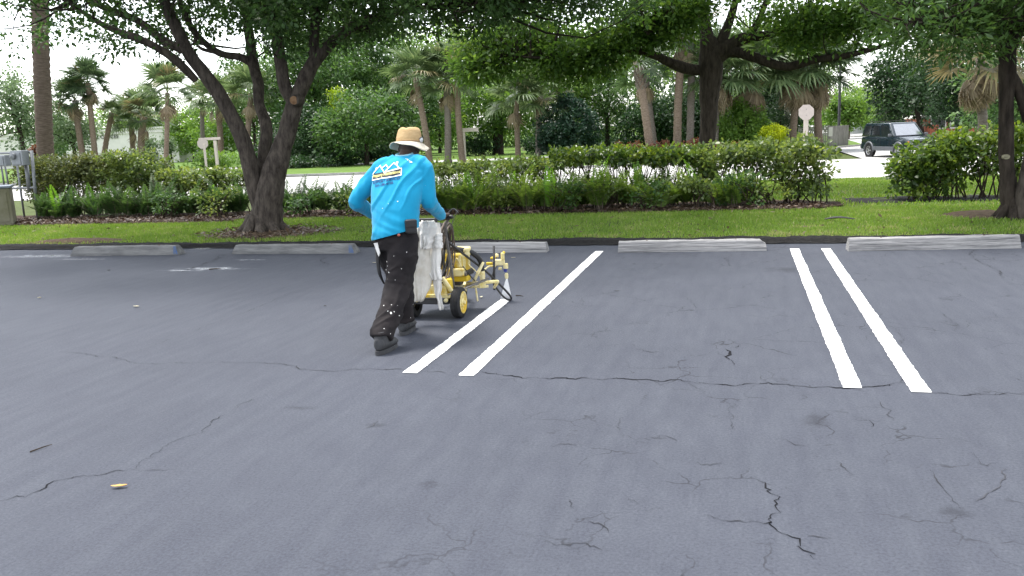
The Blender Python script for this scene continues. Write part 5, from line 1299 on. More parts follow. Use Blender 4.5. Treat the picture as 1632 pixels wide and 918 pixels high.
def folds(p, n):
    q = Vector((p.x+2.5, p.y-6, p.z-1.1))
    # long pulls from the right shoulder down to the left hip
    a = q.x*.86-q.z*.50+.06*noise.noise(q*4); b = q.x*.50+q.z*.86
    torso = 1.0 if abs(q.x) < .20 else .45
    f = noise.noise(Vector((a*9, b*1.6, q.y*2)))
    f2 = noise.noise(Vector((q.x*26, q.z*9, q.y*12)))
    lowz = max(0, min(1, (1.12-p.z)/.25))
    f3 = noise.noise(Vector((q.x*5, q.z*24+q.x*9, q.y*5)))*lowz
    gate = max(0, min(1, .5+2.2*noise.noise(Vector((q.x*3.1+4, q.z*3.3, 1.7)))))
    g = max(0, 1-abs(f)*4.2)                        # sharp crease crests
    f4 = noise.noise(Vector((q.x*7, q.z*6, q.y*6)))
    return p+n*((.0105*g*gate)*torso+.006*f4+(.0018 if torso == 1.0 else .006)*f2+.007*f3)
shirt, bvh = remeshed('shirt', sh, .008, 4, M_shirt, per, folds)
# flatter hem: nothing of the shirt below the hem line
bm = bmesh.new(); bm.from_mesh(shirt.data); org = WL[shirt]
bmesh.ops.bisect_plane(bm, geom=list(bm.verts)+list(bm.edges)+list(bm.faces), plane_co=Vector((-2.5, 5.95, .822))-org, plane_no=Vector((-.24, 0, 1)), clear_inner=True)
bm.to_mesh(shirt.data); bm.free()
sol = shirt.modifiers.new('thickness', 'SOLIDIFY'); sol.thickness = .004; sol.offset = -1
co = [Vector((-2.488, 6.183, 1.398))+Vector((.062*math.cos(a), .058*math.sin(a), .010*math.sin(a)+.004)) for a in np.linspace(0, 2*math.pi, 25)]
MB().tube(co, .010, 8).build('collar', mat('collar_rib', (.25, .48, .55), .9), per, smooth=True)
# ---- print on the back
def press(V2, F, off, m, nm, c=( -2.572, 1.262), rot=R(8), parent=None):
    out = []; ok = True
    for u, v in V2:
        x = c[0]+u*math.cos(rot)-v*math.sin(rot); z = c[1]+u*math.sin(rot)+v*math.cos(rot)
        h = bvh.ray_cast(Vector((x, 5.0, z)), Vector((0, 1, 0)))
        y = h[0].y if h[0] else 6.0
        nrm = h[1] if h[0] else Vector((0, -1, 0))
        if nrm.y > 0: nrm = -nrm
        out.append(Vector((x, y, z))+nrm*off)
    return raw(nm, [tuple(p) for p in out], F, m, parent or shirt)
def stroke(pts, w_, step=.006):
    V = []; F = []
    for (a, b) in zip(pts[:-1], pts[1:]):
        a, b = np.array(a), np.array(b); d = b-a; l = np.linalg.norm(d); d /= l; s = np.array((-d[1], d[0])); a = a-d*w_*.35; b = b+d*w_*.35
        k = max(2, int(l/step)); b0_ = len(V)
        for i in range(k+1):
            p = a+(b-a)*i/k; V += [tuple(p-s*w_/2), tuple(p+s*w_/2)]
        F += [(b0_+2*i, b0_+2*i+1, b0_+2*i+3, b0_+2*i+2) for i in range(k)]
    return V, F
def gridquad(p00, p10, p11, p01, nu, nv):
    V = []; 
    for j in range(nv+1):
        for i in range(nu+1):
            u, v = i/nu, j/nv; V.append(tuple((1-u)*(1-v)*np.array(p00)+u*(1-v)*np.array(p10)+u*v*np.array(p11)+(1-u)*v*np.array(p01)))
    return V, [(j*(nu+1)+i, j*(nu+1)+i+1, (j+1)*(nu+1)+i+1, (j+1)*(nu+1)+i) for j in range(nv) for i in range(nu)]
M_pw = mat('print_white', (.80, .82, .80), .8, var=.02); M_pk = mat('print_black', (.03, .035, .05), .8); M_py = mat('print_yellow', (.82, .72, .26), .8, var=.04); M_pn = mat('print_navy', (.012, .035, .16), .8)
Wl = .124
V, F = gridquad((-Wl, -.020), (Wl, -.020), (Wl, .022), (-Wl, .022), 24, 5); press(V, F, .0032, M_pk, 'print_band')
for pts in ([(-Wl-.003, .022), (-Wl-.003, -.024), (-.02, -.022), (.02, -.026), (Wl+.003, -.024), (Wl+.003, .026), (.012, .020), (-.012, .014)],
            [(-Wl-.003, .018), (-.060, .074), (-.012, .018)], [(-.040, .052), (-.004, .070), (.022, .044), (.000, .028)], [(.018, .040), (.062, .074), (.112, .030)], [(-.096, .048), (-.094, .060), (-.086, .060)], [(.078, .060), (.084, .076), (.092, .074), (.090, .052)]):
    V, F = stroke(pts, .0075); press(V, F, .0048, M_pw, 'print_outline')
def ptext(txt, wtarget, h, cu, cv, m, off, bold=.0, shear=0):
    V, F = text_mesh(txt, 1.0, shear, bold); x0, x1 = V[:, 0].min(), V[:, 0].max(); y0, y1 = V[:, 1].min(), V[:, 1].max()
    V2 = [(cu+((p[0]-x0)/(x1-x0)-.5)*wtarget, cv+((p[1]-y0)/(y1-y0)-.5)*h) for p in V]
    press(V2, F, off, m, 'print_text')
ptext('Property Maintenance', .236, .030, 0, .001, M_py, .0046, .025)
ptext('SUPPORT SERVICES', .236, .020, .002, -.042, M_pn, .0036, .022)
ptext('561-186-4105', .160, .019, -.012, -.068, M_pn, .0036, .022)
# spattered white paint across the right shoulder
sp = MB()
for (u, v, r_) in ((.146, .088, .003), (.158, .084, .004), (.168, .076, .0045), (.178, .068, .005), (.188, .060, .007), (.194, .054, .006), (.183, .054, .003), (.10, -.21, .006), (-.02, -.24, .004)):
    V = [(u+r_*math.cos(a)*(1+.3*math.sin(3*a)), v+r_*.6*math.sin(a)) for a in np.linspace(0, 6.28, 10)[:-1]]
    press(V, [tuple(range(9))], .004, M_pw, 'paint_spatter')
# ---- trousers: near leg trailing, far leg leading
pt = MB()
pt.loft([((-2.50, 5.955, .92), .125, .085, AX, AY), ((-2.50, 5.95, .86), .150, .106, AX, AY), ((-2.50, 5.945, .78), .168, .126, AX, AY), ((-2.50, 5.95, .71), .155, .115, AX, AY)], 24)
NH, NK, NA = Vector((-2.425, 5.945, .80)), Vector((-2.475, 5.86, .43)), Vector((-2.505, 5.555, .115))
FH, FK, FA = Vector((-2.575, 5.955, .80)), Vector((-2.560, 6.13, .43)), Vector((-2.565, 6.130, .10))
for H_, K_, A_ in ((NH, NK, NA), (FH, FK, FA)):
    pt.tube([H_, H_.lerp(K_, .35), H_.lerp(K_, .7), K_, K_.lerp(A_, .4), K_.lerp(A_, .75), A_], [.100, .118, .105, .097, .092, .086, .082], 18, 5)
    for k in range(4):
        q = K_.lerp(A_, .62+.11*k); pt.tube([q+Vector((math.cos(u), math.sin(u), .28*math.sin(u+k)))*(.072) for u in np.linspace(0, 5.8, 14)], .014, 6)
    for k in range(3):
        q = H_.lerp(K_, .78+.12*k); pt.tube([q+Vector((math.cos(u), math.sin(u), .25*math.cos(u+k*2)))*(.086) for u in np.linspace(2.6, 6.6, 12)], .013, 6)
def pfolds(p, n):
    f = noise.noise(Vector((p.x*8, p.y*8, p.z*15+p.x*9)))*.011+max(0, 1-5*abs(noise.noise(Vector((p.x*5+2, p.y*5, p.z*9-p.x*7)))))*.008+noise.noise(Vector((p.x*22, p.y*22, p.z*34)))*.003
    return p+n*f
pants, pbvh = remeshed('trousers', pt, .0085, 4, M_pants, per, pfolds)
# paint splashes on the trouser legs
sp = MB()
for (px, py, r_) in ((617, 417, .010), (618, 424, .007), (616, 430, .008), (620, 434, .010), (623, 499, .016), (628, 497, .008), (618, 496, .007), (612, 487, .007), (624, 486, .006), (633, 487, .004), (640, 428, .006), (628, 408, .005), (612, 524, .007), (607, 545, .006), (636, 503, .008), (654, 506, .006), (658, 485, .007), (622, 532, .006), (648, 402, .006), (630, 446, .005)):
    o_ = Vector((0, 0, CAMH)); tgt = at(px, py, 6.0); h = pbvh.ray_cast(o_, (tgt-o_).normalized())
    if h[0]:
        n_ = h[1]; n_ = n_ if n_.dot(o_-h[0]) > 0 else -n_; a1 = n_.orthogonal().normalized(); a2 = n_.cross(a1); c_ = h[0]+n_*.003
        k0 = random.random()*6
        sp.add([c_+(a1*math.cos(a)*(1+.35*math.sin(2*a+k0))+a2*math.sin(a))*r_*.55 for a in np.linspace(0, 6.2832, 10)[:-1]], [tuple(range(9))])
sp.build('paint_splashes', M_pbel, pants)
# belt, pouch, torn pocket rag
bl = [Vector((-2.50, 5.95, .855))+Vector((.152*math.cos(a), .108*math.sin(a), .02*math.cos(a))) for a in np.linspace(0, 2*math.pi, 33)]
MB().tube(bl, .014, 6, flat=1.6).build('belt', M_leather, per)
pc = Vector((-2.345, 5.865, .885))
po = MB().box(pc, (.085, .055, .105), R(38), .014).build('belt_pouch', M_leather, per)
MB().box(pc+Vector((.012, -.022, .022)), (.088, .02, .055), R(38), .006).build('pouch_flap', M_leather, po)
MB().ball(pc+Vector((-.012, -.040, .025)), (.008, .008, .014), 8, 6).build('pouch_clip', M_alloy, po)
MB().ball((-2.425, 5.817, .828), (.013, .006, .010), 10, 6).build('trouser_badge', mat('badge_red', (.42, .12, .08), .6), per)
gx = at(601, 397, 5.86); MB().add([gx+Vector((-.02, 0, .045)), gx+Vector((.012, -.005, .05)), gx+Vector((.028, -.01, -.03)), gx+Vector((.012, 0, -.055)), gx+Vector((-.012, .01, .0))], [(0, 1, 2, 3, 4)]).build('pocket_rag', M_pbel, per).modifiers.new('s', 'SOLIDIFY').thickness = .006
MB().tube([at(600, 392, 5.88), at(602, 415, 5.88), at(605, 436, 5.88), at(612, 452, 5.90)], [.010, .014, .012, .006], 8, 5, flat=1.8).build('hanging_strap', M_leather, per, smooth=True)
# ---- boots
def boot(ank, yaw, pitch=0):
    Rz = Matrix.Rotation(yaw, 3, 'Z')@Matrix.Rotation(pitch, 3, 'X'); base = Vector((ank.x, ank.y+.03, .0015))
    if pitch: base.z = .012
    def B(x, y, z): return base+Rz@Vector((x, y, z))
    ax, az = Rz@Vector((1, 0, 0)), Rz@Vector((0, 0, 1))
    up = MB()
    up.loft([(B(0, -.115, .075), .022, .040, ax, az), (B(0, -.095, .075), .040, .052, ax, az), (B(0, -.04, .080), .046, .056, ax, az), (B(0, .02, .070), .047, .048, ax, az), (B(0, .08, .058), .050, .036, ax, az), (B(0, .135, .050), .046, .028, ax, az), (B(0, .168, .046), .025, .018, ax, az)], 16)
    up.tube([B(0, -.035, .06), B(0, -.045, .12), B(0, -.05, .17)], [.052, .052, .050], 14, 3)
    o_, _ = remeshed('boot', up, .007, 3, M_boot, per)
    out = []
    for k in range(26):
        a = 2*math.pi*k/26; y = math.sin(a); w2 = .046+(.010 if y > 0 else -.002)*math.sin(a)
        out.append((math.cos(a)*w2, .022+.150*y))
    V = [B(x, y, 0) for x, y in out]+[B(x, y, .030) for x, y in out]; n = 26
    MB().add(V, [tuple(range(n-1, -1, -1)), tuple(range(n, 2*n))]+[(k, (k+1) % n, n+(k+1) % n, n+k) for k in range(n)]).build('sole', M_sole, o_)
boot(Vector((-2.500, 5.56, 0)), R(-4)); boot(Vector((-2.565, 6.145, 0)), R(3))
# ---- hat
Rt = Matrix.Rotation(R(-9), 3, 'X'); hc = Vector((hx+.006, hy-.002, hz+.035))
prof = [(.099, 0.0), (.101, .012), (.099, .045), (.091, .090), (.083, .112), (.068, .124), (.038, .126), (.0, .120)]
m = MB(); m.lathe(hc, prof, 36, rot=Rt)
for v in m.V:
    q = v-hc; v += q.normalized()*.004*noise.noise(q*14)-Vector((0, 0, .010*max(0, 1-abs(q.x)/.03)*(1 if q.z > .11 else 0)))
hat = m.build('hat', M_straw, per, smooth=True)
V = []; F = []; NR, NA_ = 7, 48
for j in range(NR):
    s = j/(NR-1)
    for k in range(NA_):
        a = 2*math.pi*k/NA_; rr = .098+.050*s*(1+.05*math.sin(2*a+.6))
        dz = -.030*s**1.1-.016*s*math.sin(a*2+2.6)-.020*s*max(0, math.cos(a))**2+.006*math.sin(5*a)*s
        V.append(hc+Rt@Vector((rr*math.cos(a), rr*1.04*math.sin(a), .006+dz)))
for j in range(NR-1):
    for k in range(NA_): F.append((j*NA_+k, j*NA_+(k+1) % NA_, (j+1)*NA_+(k+1) % NA_, (j+1)*NA_+k))
br_ = MB().add(V, F).build('brim', M_brim, hat, smooth=True); s_ = br_.modifiers.new('s', 'SOLIDIFY'); s_.thickness = .005
MB().tube([hc+Rt@Vector((.1015*math.cos(a), .1015*math.sin(a), .016)) for a in np.linspace(0, 6.2832, 37)], .005, 6).build('hat_band', mat('hat_band', (.30, .19, .09), .8), hat, smooth=True)
gl = hc+Vector((.104, -.01, .030))
g_ = MB().ball(gl, (.012, .026, .022), 12, 8).build('safety_glasses', mat('clear_lens', (.5, .52, .53), .08, spec=.9), per, smooth=True)
MB().tube([gl+Vector((0, -.03, .012)), gl+Vector((.006, .0, .022)), gl+Vector((-.01, .09, .02))], .004, 6).build('temple', M_leather, g_)

# ================================================================== THE LINE-STRIPING MACHINE
M_yel = mat('yellow_machine', (.56, .38, .03), .55, c2=(.66, .57, .28), scale=9, bump=.15, bscale=40, sharp=.06, amount=.505)
M_ycream = mat('overspray_cream', (.68, .60, .34), .75, c2=(.62, .48, .10), scale=14, sharp=.12, amount=.42, bump=.3, bscale=50)
M_ysolid = mat('yellow_clean', (.60, .42, .02), .45, var=.08, scale=8)
M_hose = mat('black_hose', (.014, .014, .015), .5, var=.15, scale=20)
M_hoseb = mat('dirty_hose', (.13, .095, .07), .65, c2=(.045, .034, .028), scale=18, sharp=.12)
M_steel = mat('dirty_steel', (.16, .15, .14), .5, metal=.4, var=.2, scale=15)
M_dark = mat('dark_frame', (.025, .025, .027), .6, var=.2, scale=12)
XC = -2.51
mc = thing('line_striping_machine', 'paint-splattered yellow line-striping machine with coiled hoses, pushed by the worker', 'striping machine', (XC, 6.75, 0))
def part(m, nm, mt, par=None, smooth=False): return m.build(nm, mt, par or mc, smooth=smooth)
for sx in (-1, 1):
    c = Vector((XC+sx*.205, 6.74, .132)); Rm = Matrix.Rotation(R(90*sx), 3, 'Y')
    wh = part(MB().lathe(c, [(.075, -.035), (.118, -.040), (.130, -.030), (.133, -.012), (.1305, -.008), (.1305, .008), (.133, .012), (.130, .030), (.118, .040), (.094, .042), (.092, .0), (.075, -.035)], 36, rot=Rm, caps=False), 'wheel', M_tyre)
    autosmooth(wh, 40)
    part(MB().lathe(c, [(.094, .02), (.095, .044), (.086, .046), (.080, .030), (.040, .026), (.036, .040), (.018, .042), (.016, .058), (0, .060)], 30, rot=Rm), 'rim', M_yel, wh)
    for k in range(5):
        a = 2*math.pi*k/5; part(MB().lathe(c+Rm@Vector((math.cos(a)*.055, math.sin(a)*.055, .026)), [(.008, 0), (.008, .01), (0, .011)], 8, rot=Rm), 'wheel_bolt', M_ycream, wh)
c = Vector((XC, 7.42, .10)); Rm = Matrix.Rotation(R(90), 3, 'Y')
fw_ = part(MB().lathe(c, [(.06, -.03), (.098, -.03), (.10, 0), (.098, .03), (.06, .03)], 26, rot=Rm), 'front_wheel', M_tyre)
part(MB().lathe(c, [(.062, -.02), (.06, .034), (.02, .04), (0, .042)], 20, rot=Rm), 'rim', M_yel, fw_)
part(MB().tube([(XC-.045, 7.42, .10), (XC-.045, 7.42, .22), (XC, 7.38, .25), (XC+.045, 7.42, .22), (XC+.045, 7.42, .10)], .012, 8), 'fork', M_ycream)
part(MB().tube([(XC-.20, 6.74, .132), (XC+.20, 6.74, .132)], .014, 8), 'axle', M_dark)
part(MB().box((XC-.03, 6.66, .155), (.36, .05, .045), 0, .006), 'rear_crossbar', M_dark)
for sx in (-1, 1): part(MB().tube([(XC+sx*.13, 6.62, .17), (XC+sx*.13, 7.10, .18), (XC+sx*.05, 7.40, .25)], .018, 8, 4), 'frame_rail', M_ycream, smooth=True)
part(MB().box((XC, 6.86, .205), (.34, .46, .03), 0, .006), 'deck', M_yel)
part(MB().box((XC-.02, 6.68, .245), (.30, .05, .10), 0, .01), 'rear_apron', M_yel)
# pump housing and lower body
part(MB().lathe((XC-.06, 6.78, .22), [(.10, 0), (.105, .02), (.105, .14), (.09, .16), (.05, .165)], 24), 'pump_housing', M_yel)
part(MB().box((XC+.13, 6.74, .275), (.06, .10, .13), R(12), .012), 'lower_cover', M_ysolid)
part(MB().tube([(XC+.10, 6.66, .36), (XC+.13, 6.66, .31), (XC+.16, 6.68, .25), (XC+.18, 6.70, .22)], [.018, .02, .02, .014], 8, 4), 'drain_tube', M_ycream, smooth=True)
# engine
E0 = Vector((XC+.10, 7.06, .0))
part(MB().box((E0.x-.02, 7.06, .335), (.28, .22, .05), 0, .008), 'engine_base', M_dark)
part(MB().box((E0.x-.075, 7.05, .435), (.13, .20, .165), 0, .02), 'engine_block', M_yel)
part(MB().box((E0.x+.045, 7.05, .43), (.115, .18, .19), 0, .02), 'recoil_cover', M_yel)
for k in range(4): part(MB().box((E0.x+.015+.022*k, 6.955, .44), (.010, .012, .11), 0, .003), 'cooling_fin', M_ysolid if k % 2 else M_ycream)
part(MB().lathe((E0.x+.045, 6.95, .43), [(.030, 0), (.030, .012), (.012, .015), (0, .02)], 18, rot=Matrix.Rotation(R(90), 3, 'X')), 'starter_grip', M_ycream)
part(MB().box((E0.x-.02, 6.98, .455), (.20, .10, .13), 0, .018), 'cylinder_head', M_yel)
part(MB().lathe((E0.x-.10, 6.93, .44), [(.055, 0), (.055, .03), (.045, .045), (.015, .05), (0, .05)], 20, rot=Matrix.Rotation(R(90), 3, 'X')), 'fan_cover', M_ysolid)
part(MB().box((E0.x+.03, 6.92, .36), (.16, .06, .07), R(8), .012), 'crankcase', M_yel)
part(MB().box((E0.x-.015, 7.07, .54), (.24, .18, .03), 0, .01), 'engine_top', M_ycream)
part(MB().lathe((E0.x-.02, 7.06, .55), [(.03, 0), (.03, .02), (.02, .028), (0, .028)], 16), 'fuel_cap', M_steel)
part(MB().box((XC-.01, 7.0, .585), (.10, .12, .16), 0, .012), 'control_box', M_ycream)
part(MB().box((E0.x+.07, 6.97, .30), (.13, .10, .05), 0, .01), 'muffler_shield', M_ysolid)
part(MB().box((E0.x+.02, 6.98, .27), (.09, .10, .06), 0, .01), 'gearbox', M_dark)
part(MB().lathe((E0.x+.075, 6.93, .345), [(.02, -.05), (.02, .05)], 12, axis='X'), 'exhaust', M_steel)
# thick suction hose over the engine
part(MB().tube([(XC+.02, 6.98, .575), (XC+.12, 6.98, .555), (XC+.24, 7.03, .52), (XC+.30, 7.10, .44), (XC+.31, 7.12, .34)], [.022, .023, .024, .024, .022], 12, 6), 'suction_hose', M_hose, smooth=True)
part(MB().lathe((XC+.31, 7.12, .23), [(.022, 0), (.024, .02), (.024, .09), (.020, .11)], 12), 'hose_coupling', M_ycream)
# linkage and gun arm
def rod(a, b, r, nm, mt): return part(MB().tube([a, b], r, 8), nm, mt, smooth=True)
gunx = -2.10
rod((XC+.22, 7.05, .20), (XC+.33, 7.10, .42), .014, 'lever', M_ycream)
rod((XC+.20, 6.95, .22), (XC+.36, 7.15, .27), .008, 'link_rod', M_steel)
rod((XC+.16, 7.10, .225), (XC+.42, 7.22, .225), .015, 'gun_arm', M_ycream)
rod((XC+.10, 7.06, .20), (XC+.36, 7.12, .20), .012, 'cross_tube', M_ycream)
part(MB().box((XC+.31, 7.10, .215), (.06, .05, .05), R(20), .006), 'clamp', M_ycream)
rod((XC+.26, 7.06, .20), (XC+.285, 7.02, .085), .008, 'pointer', M_ycream)
rod((XC+.155, 6.62, .22), (XC+.36, 7.12, .26), .007, 'trigger_cable', M_steel)
gY = 7.44; gr = at(787, 392, gY-.12)
rod(at(787, 392, gY-.12), at(788, 462, gY-.12), .011, 'upright_rod', M_dark)
rod((XC+.42, 7.22, .225), tuple(at(788, 458, gY-.12)), .014, 'arm_tip', M_ycream)
gun = part(MB().box(at(795, 418, gY), (.11, .05, .055), R(20), .010), 'spray_gun', M_ycream)
for i, (px, py, dx, dy, dz) in enumerate(((780, 420, .06, .03, .025), (801, 408, .03, .03, .06), (806, 424, .035, .035, .05), (786, 411, .05, .04, .02), (797, 428, .06, .03, .02), (792, 407, .05, .02, .03))):
    part(MB().box(at(px, py, gY-.02+.01*i), (dx, dy, dz), R(15+22*i), .006), 'gun_fitting', M_ycream if i % 3 else M_ysolid, gun)
part(MB().lathe(at(803, 404, gY), [(.012, 0), (.014, .01), (.010, .02), (0, .022)], 10), 'gun_knob', M_ysolid, gun)
part(MB().lathe(at(805.5, 433, gY), [(.014, 0), (.016, .01), (.016, .025), (.010, .03)], 12), 'blue_ring', mat('blue_seal', (.02, .03, .22), .4), gun)
nz = at(807.5, 442, gY); part(MB().lathe(nz, [(.012, -.012), (.016, 0), (.016, .03), (.010, .04)], 12), 'nozzle', M_ycream, gun)
part(MB().tube([at(790, 424, gY-.06), at(778, 425, gY-.1), at(770, 434, gY-.14), at(772, 428, gY-.2)], .007, 6, 4), 'gun_lever', M_ycream, gun)
# fan of paint from the nozzle
def mist():
    m, t, b, L = _nodes('paint_mist'); t.nodes.remove(b)
    v = t.nodes.new('ShaderNodeVolumePrincipled'); v.inputs['Density'].default_value = 7.0; v.inputs['Color'].default_value = (.95, .95, .95, 1); v.inputs['Anisotropy'].default_value = 0
    L.new(v.outputs[0], t.nodes['Material Output'].inputs['Volume']); return m
g0 = Vector((gunx, 7.50, .008)); V = [nz+Vector((-.006, -.008, -.014)), nz+Vector((.006, -.008, -.014)), nz+Vector((.006, .008, -.014)), nz+Vector((-.006, .008, -.014)), g0+Vector((-.052, -.015, 0)), g0+Vector((.052, -.015, 0)), g0+Vector((.052, .015, 0)), g0+Vector((-.052, .015, 0))]
o = part(MB().add(V, [(3, 2, 1, 0), (4, 5, 6, 7), (0, 1, 5, 4), (1, 2, 6, 5), (2, 3, 7, 6), (3, 0, 4, 7)]), 'spray_fan', mist(), gun)
# handlebar: two uprights, cross tube, grips
for sx in (-1, 1):
    gx_ = XC+sx*.25+ (-.04 if sx < 0 else -.04)
    part(MB().tube([(XC+sx*.15, 6.80, .20), (XC+sx*.17, 6.68, .50), (XC+sx*.20-.02, 6.58, .78), (gx_+sx*.02, 6.545, .87)], .013, 8, 5), 'handlebar_upright', M_steel, smooth=True)
part(MB().tube([tuple(LG+Vector((-.07, 0, 0))), tuple(LG+Vector((.07, .0, 0))), (XC-.15, 6.57, .86), (XC+.12, 6.57, .86), tuple(RG+Vector((-.07, 0, 0))), tuple(RG+Vector((.07, 0, 0)))], .013, 8, 5), 'handlebar', M_dark, smooth=True)
for g in (LG, RG): part(MB().lathe(g, [(.016, -.06), (.017, -.05), (.017, .06), (.013, .066)], 12, axis='X'), 'grip', M_hose)
part(MB().tube([tuple(RG+Vector((.02, .03, .03))), tuple(RG+Vector((.06, .05, .06))), tuple(RG+Vector((.10, .04, .03)))], .007, 6, 4), 'brake_lever', M_dark)
part(MB().tube([tuple(RG+Vector((.09, .04, .04))), tuple(at(722, 352, 6.56)), tuple(at(717, 366, 6.6)), tuple(at(704, 370, 6.6)), tuple(at(698, 372, 6.62))], .003, 5, 6), 'cable', M_steel)
# coiled paint hose hanging on the right upright, loops uneven
for k in range(12):
    ph = random.uniform(-.012, .012); cx_, cy_, cz_ = XC+.075+.008*k-.02*(k % 3), 6.70+ph, .565+ph
    ry_, rz_ = .150+random.uniform(-.016, .014), .245+random.uniform(-.016, .012); tw = random.uniform(-.12, .12)
    pts = []
    for a in np.linspace(0, 2*math.pi, 29):
        pts.append((cx_+tw*math.cos(a)*.15+.012*math.sin(2*a+k)+.06*math.sin(a)*.6, cy_+ry_*math.cos(a), cz_+rz_*math.sin(a)))
    part(MB().tube(pts, .0062 if k % 4 else .009, 8), 'hose_coil', M_hoseb if k % 4 else M_hose, smooth=True)
part(MB().box((XC+.09, 6.65, .33), (.07, .03, .012), R(20), .003), 'hose_strap', M_ycream)
part(MB().tube([tuple(at(695, 352, 6.6)), tuple(at(703, 374, 6.62)), tuple(at(722, 392, 6.75)), tuple(at(748, 412, 6.95)), tuple(at(775, 433, 7.2)), tuple(at(798, 455, 7.38)), tuple(at(812, 470, 7.43)), tuple(at(814.5, 476.5, 7.45)), tuple(at(808, 477, 7.42)), tuple(at(797, 467, 7.36)), tuple(at(785, 448, 7.30)), tuple(at(786, 434, 7.32)), tuple(at(792, 424, 7.38))], [.010]*7+[.009]*3+[.007]*3, 10, 6), 'paint_hose', M_hose, smooth=True)
part(MB().tube([tuple(at(697, 374, 6.62)), tuple(at(702, 380, 6.6)), tuple(at(701, 420, 6.62)), tuple(at(700, 470, 6.64))], .006, 6, 4), 'white_cable', M_pbel, smooth=True)
for k in range(5):
    a0 = Vector((XC+.02+.05*k, 6.93+.02*k, .40+.03*(k % 3))); part(MB().tube([a0, a0+Vector((.03, -.05, .06-.02*k)), a0+Vector((.06, -.02, -.06)), a0+Vector((.09, .06, -.14))], .005, 6, 5), 'wiring', M_hose if k % 2 else M_ycream, smooth=True)
for (dx, dy, dz) in ((.02, -.14, .50), (.09, -.12, .51), (.03, -.14, .36), (.16, -.12, .36), (-.05, -.14, .37), (-.10, -.09, .28), (.05, -.06, .26)):
    part(MB().lathe((XC+.06+dx, 7.08+dy, dz), [(.008, 0), (.008, .008), (0, .009)], 6, rot=Matrix.Rotation(R(90), 3, 'X')), 'bolt', M_steel)
part(MB().lathe((E0.x+.11, 7.02, .50), [(.035, 0), (.035, .05), (.03, .06), (0, .06)], 16), 'air_filter', M_ycream)
part(MB().tube([(E0.x-.12, 6.95, .36), (E0.x-.05, 6.93, .40), (E0.x+.02, 6.93, .36)], [.012, .016, .010], 8, 4), 'paint_drip', M_ycream, smooth=True)
# pail at the far side
part(MB().lathe((XC-.14, 6.98, .222), [(.11, 0), (.12, .02), (.135, .27), (.14, .28), (.13, .285), (.10, .28)], 26), 'paint_pail', M_ycream)

# ================================================================== RAGS ON THE HANDLEBAR
def rag(name, label, rows, Y0_, amp, seed, m, parent=None, curl=.03, nu=22):
    """rows: (y pixel, x left, x right) down the cloth; hangs with vertical folds"""
    R0 = []
    ys_ = [r_[0] for r_ in rows]; n = 26
    for j in range(n+1):
        y = ys_[0]+(ys_[-1]-ys_[0])*j/n; xl = np.interp(y, ys_, [r_[1] for r_ in rows]); xr = np.interp(y, ys_, [r_[2] for r_ in rows])
        a, b = at(xl, y, Y0_), at(xr, y, Y0_)
        for i in range(nu+1):
            u = i/nu; p = a.lerp(b, u); s = j/n
            p.y += amp*(.25+.75*s)*(noise.noise(Vector((u*5.2+seed, s*1.2, seed)))*1.3+.22*noise.noise(Vector((u*11+seed, s*1.6, seed*2))))+curl*(abs(u-.5)*2)**2
            p.y += .009*noise.noise(Vector((u*4+s*5, s*7, seed)))
            p.x += .012*noise.noise(Vector((u*3, s*6, seed+4)))
            R0.append(p)
    F = [(j*(nu+1)+i, j*(nu+1)+i+1, (j+1)*(nu+1)+i+1, (j+1)*(nu+1)+i) for j in range(n) for i in range(nu)]
    if parent is None: parent = thing(name, label, 'rag', R0[0])
    o = MB().add(R0, F).build('cloth', m, parent, smooth=True); s_ = o.modifiers.new('t', 'SOLIDIFY'); s_.thickness = .003
    return parent
M_rag = mat('white_rag', (.82, .80, .76), .9, c2=(.66, .63, .58), scale=5, bump=.25, bscale=30, spec=.15, sharp=.25)
M_ragd = mat('dirty_rag', (.80, .77, .70), .9, c2=(.52, .46, .36), scale=6, bump=.25, bscale=30, spec=.15, sharp=.2, amount=.40)
r1 = rag('white_rag', 'big stained white cloth hanging from the handlebar beside the trousers', [(354, 664, 686), (380, 658, 685), (405, 655, 684), (430, 648, 684), (445, 645, 684), (460, 650, 682), (475, 657, 676), (481, 659, 673)], 6.44, .045, 1.3, M_ragd)
rag('cloth', None, [(352, 670, 690), (362, 666, 696), (380, 666, 690), (397, 668, 684)], 6.40, .030, 2.7, M_rag, r1)
sp = MB()
r2 = rag('white_rag', 'second white cloth with a long tail, hanging nearer the hose coil', [(355, 680, 700), (372, 680, 702), (400, 678, 701), (430, 678, 700), (447, 684, 702)], 6.47, .030, 5.2, M_rag)
rag('cloth', None, [(372, 690, 702), (385, 689, 703), (396, 686, 704)], 6.43, .018, 6.1, M_rag, r2)
rag('cloth', None, [(430, 690, 703), (450, 691, 704), (470, 694, 703), (488, 698, 706), (494, 700, 706)], 6.49, .020, 8.4, M_rag, r2, .01, 10)

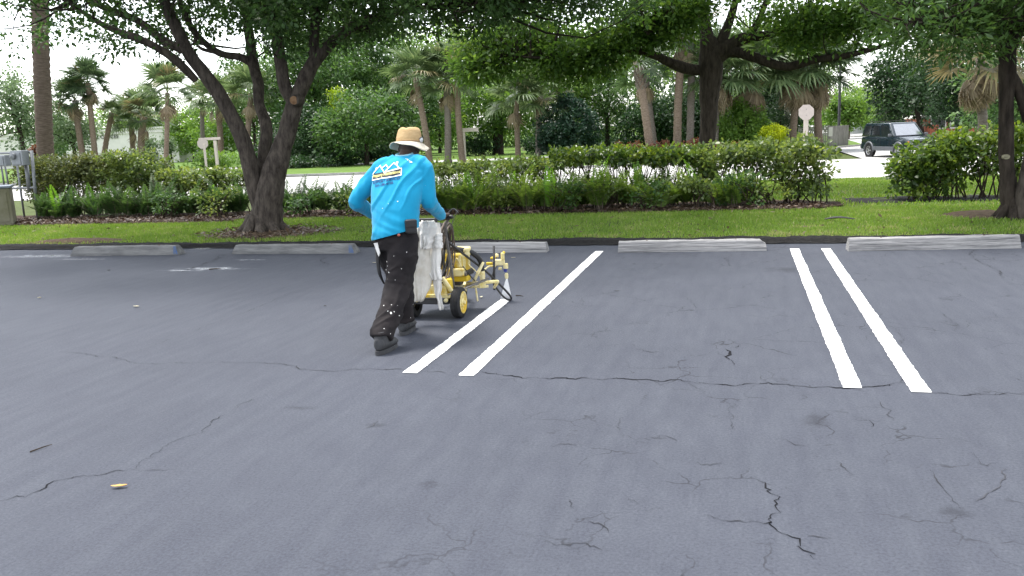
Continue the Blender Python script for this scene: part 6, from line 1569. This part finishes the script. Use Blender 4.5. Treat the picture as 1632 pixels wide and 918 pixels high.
# ================================================================== SMALL THINGS ON THE GROUND
M_leafor = mat('orange_leaf', (.52, .24, .05), .7, c2=(.40, .30, .10), scale=30)
M_leafpale = mat('pale_leaf', (.50, .46, .32), .8, var=.15, scale=30)
def fallen(px, py, l, wd, ang, m, name, label, cat='leaf', curl=.35, group='fallen leaves on the asphalt'):
    c = gp(px, py, .006); d = Vector((math.cos(ang), math.sin(ang), 0)); s = Vector((-d.y, d.x, 0)); V = []; n = 8
    for i in range(n+1):
        u = i/n; ww = wd*math.sin(math.pi*min(.98, max(.02, u)))**.8*(1+.15*math.sin(i*2.1)); p = c+d*l*(u-.5)+Vector((0, 0, l*curl*(u-.5)**2+.002))
        V += [p-s*ww/2+Vector((0, 0, ww*.25)), p, p+s*ww/2+Vector((0, 0, ww*.2))]
    F = []
    for i in range(n):
        for k in range(2): F.append((3*i+k, 3*i+k+1, 3*i+4+k, 3*i+3+k))
    o = raw(name, [tuple(v) for v in V], F, m); tag(o, label, cat, group); 
    s_ = o.modifiers.new('t', 'SOLIDIFY'); s_.thickness = .0015
fallen(190, 776, .075, .026, R(20), M_leafor, 'fallen_leaf', 'orange fallen leaf on the asphalt at lower left')
fallen(767, 474, .05, .028, R(110), M_leafpale, 'fallen_leaf', 'pale fallen leaf beside the wheel of the machine')
fallen(818, 411, .06, .02, R(10), M_leafpale, 'fallen_leaf', 'pale leaf near the wheel stop behind the spray gun')
fallen(597, 419, .06, .02, R(5), M_leafpale, 'fallen_leaf', 'pale leaf on the asphalt left of the trousers')
fallen(217, 489, .07, .03, R(0), M_leafpale, 'fallen_leaf', 'small tan leaf in the middle of the empty left stall')
fallen(63, 475, .04, .03, R(40), M_leafpale, 'fallen_leaf', 'tiny leaf far left on the dark asphalt')
fallen(173, 431, .06, .025, R(10), M_dark, 'fallen_leaf', 'dark curled leaf below the leftmost wheel stop')
fallen(518, 488, .03, .02, R(10), M_dark, 'fallen_leaf', 'dark speck of leaf left of the worker')
fallen(983, 464, .05, .012, R(5), M_dark, 'fallen_leaf', 'dark leaf scrap between the two pairs of lines')
for (px0, py0, px1, py1, lab, r_) in ((48, 720, 83, 708, 'thin dark twig lying on the asphalt at lower left', .004), (333, 429, 352, 428, 'dark stick in the bright wet patch', .008), (822, 471, 834, 472, 'small dark stick just right of the spray', .005)):
    a, b = gp(px0, py0, .006), gp(px1, py1, .006); t = MB().tube([a, a.lerp(b, .5)+Vector((.004, .006, .002)), b], [r_, r_*.8, r_*.4], 6, 4).build('twig', M_wood_dark); tag(t, lab, 'twig', 'twigs on the asphalt')
a, b = gp(1314, 349, .10), gp(1362, 350, .10)
t = MB().tube([a, a.lerp(b, .3)+Vector((0, .02, .02)), a.lerp(b, .6)+Vector((0, -.01, .03)), b+Vector((0, 0, .01))], [.01, .028, .022, .012], 7, 5, flat=.6).build('dead_palm_sheath', M_dark); tag(t, 'dark strip of debris lying on the lawn behind the right pair of lines', 'debris')
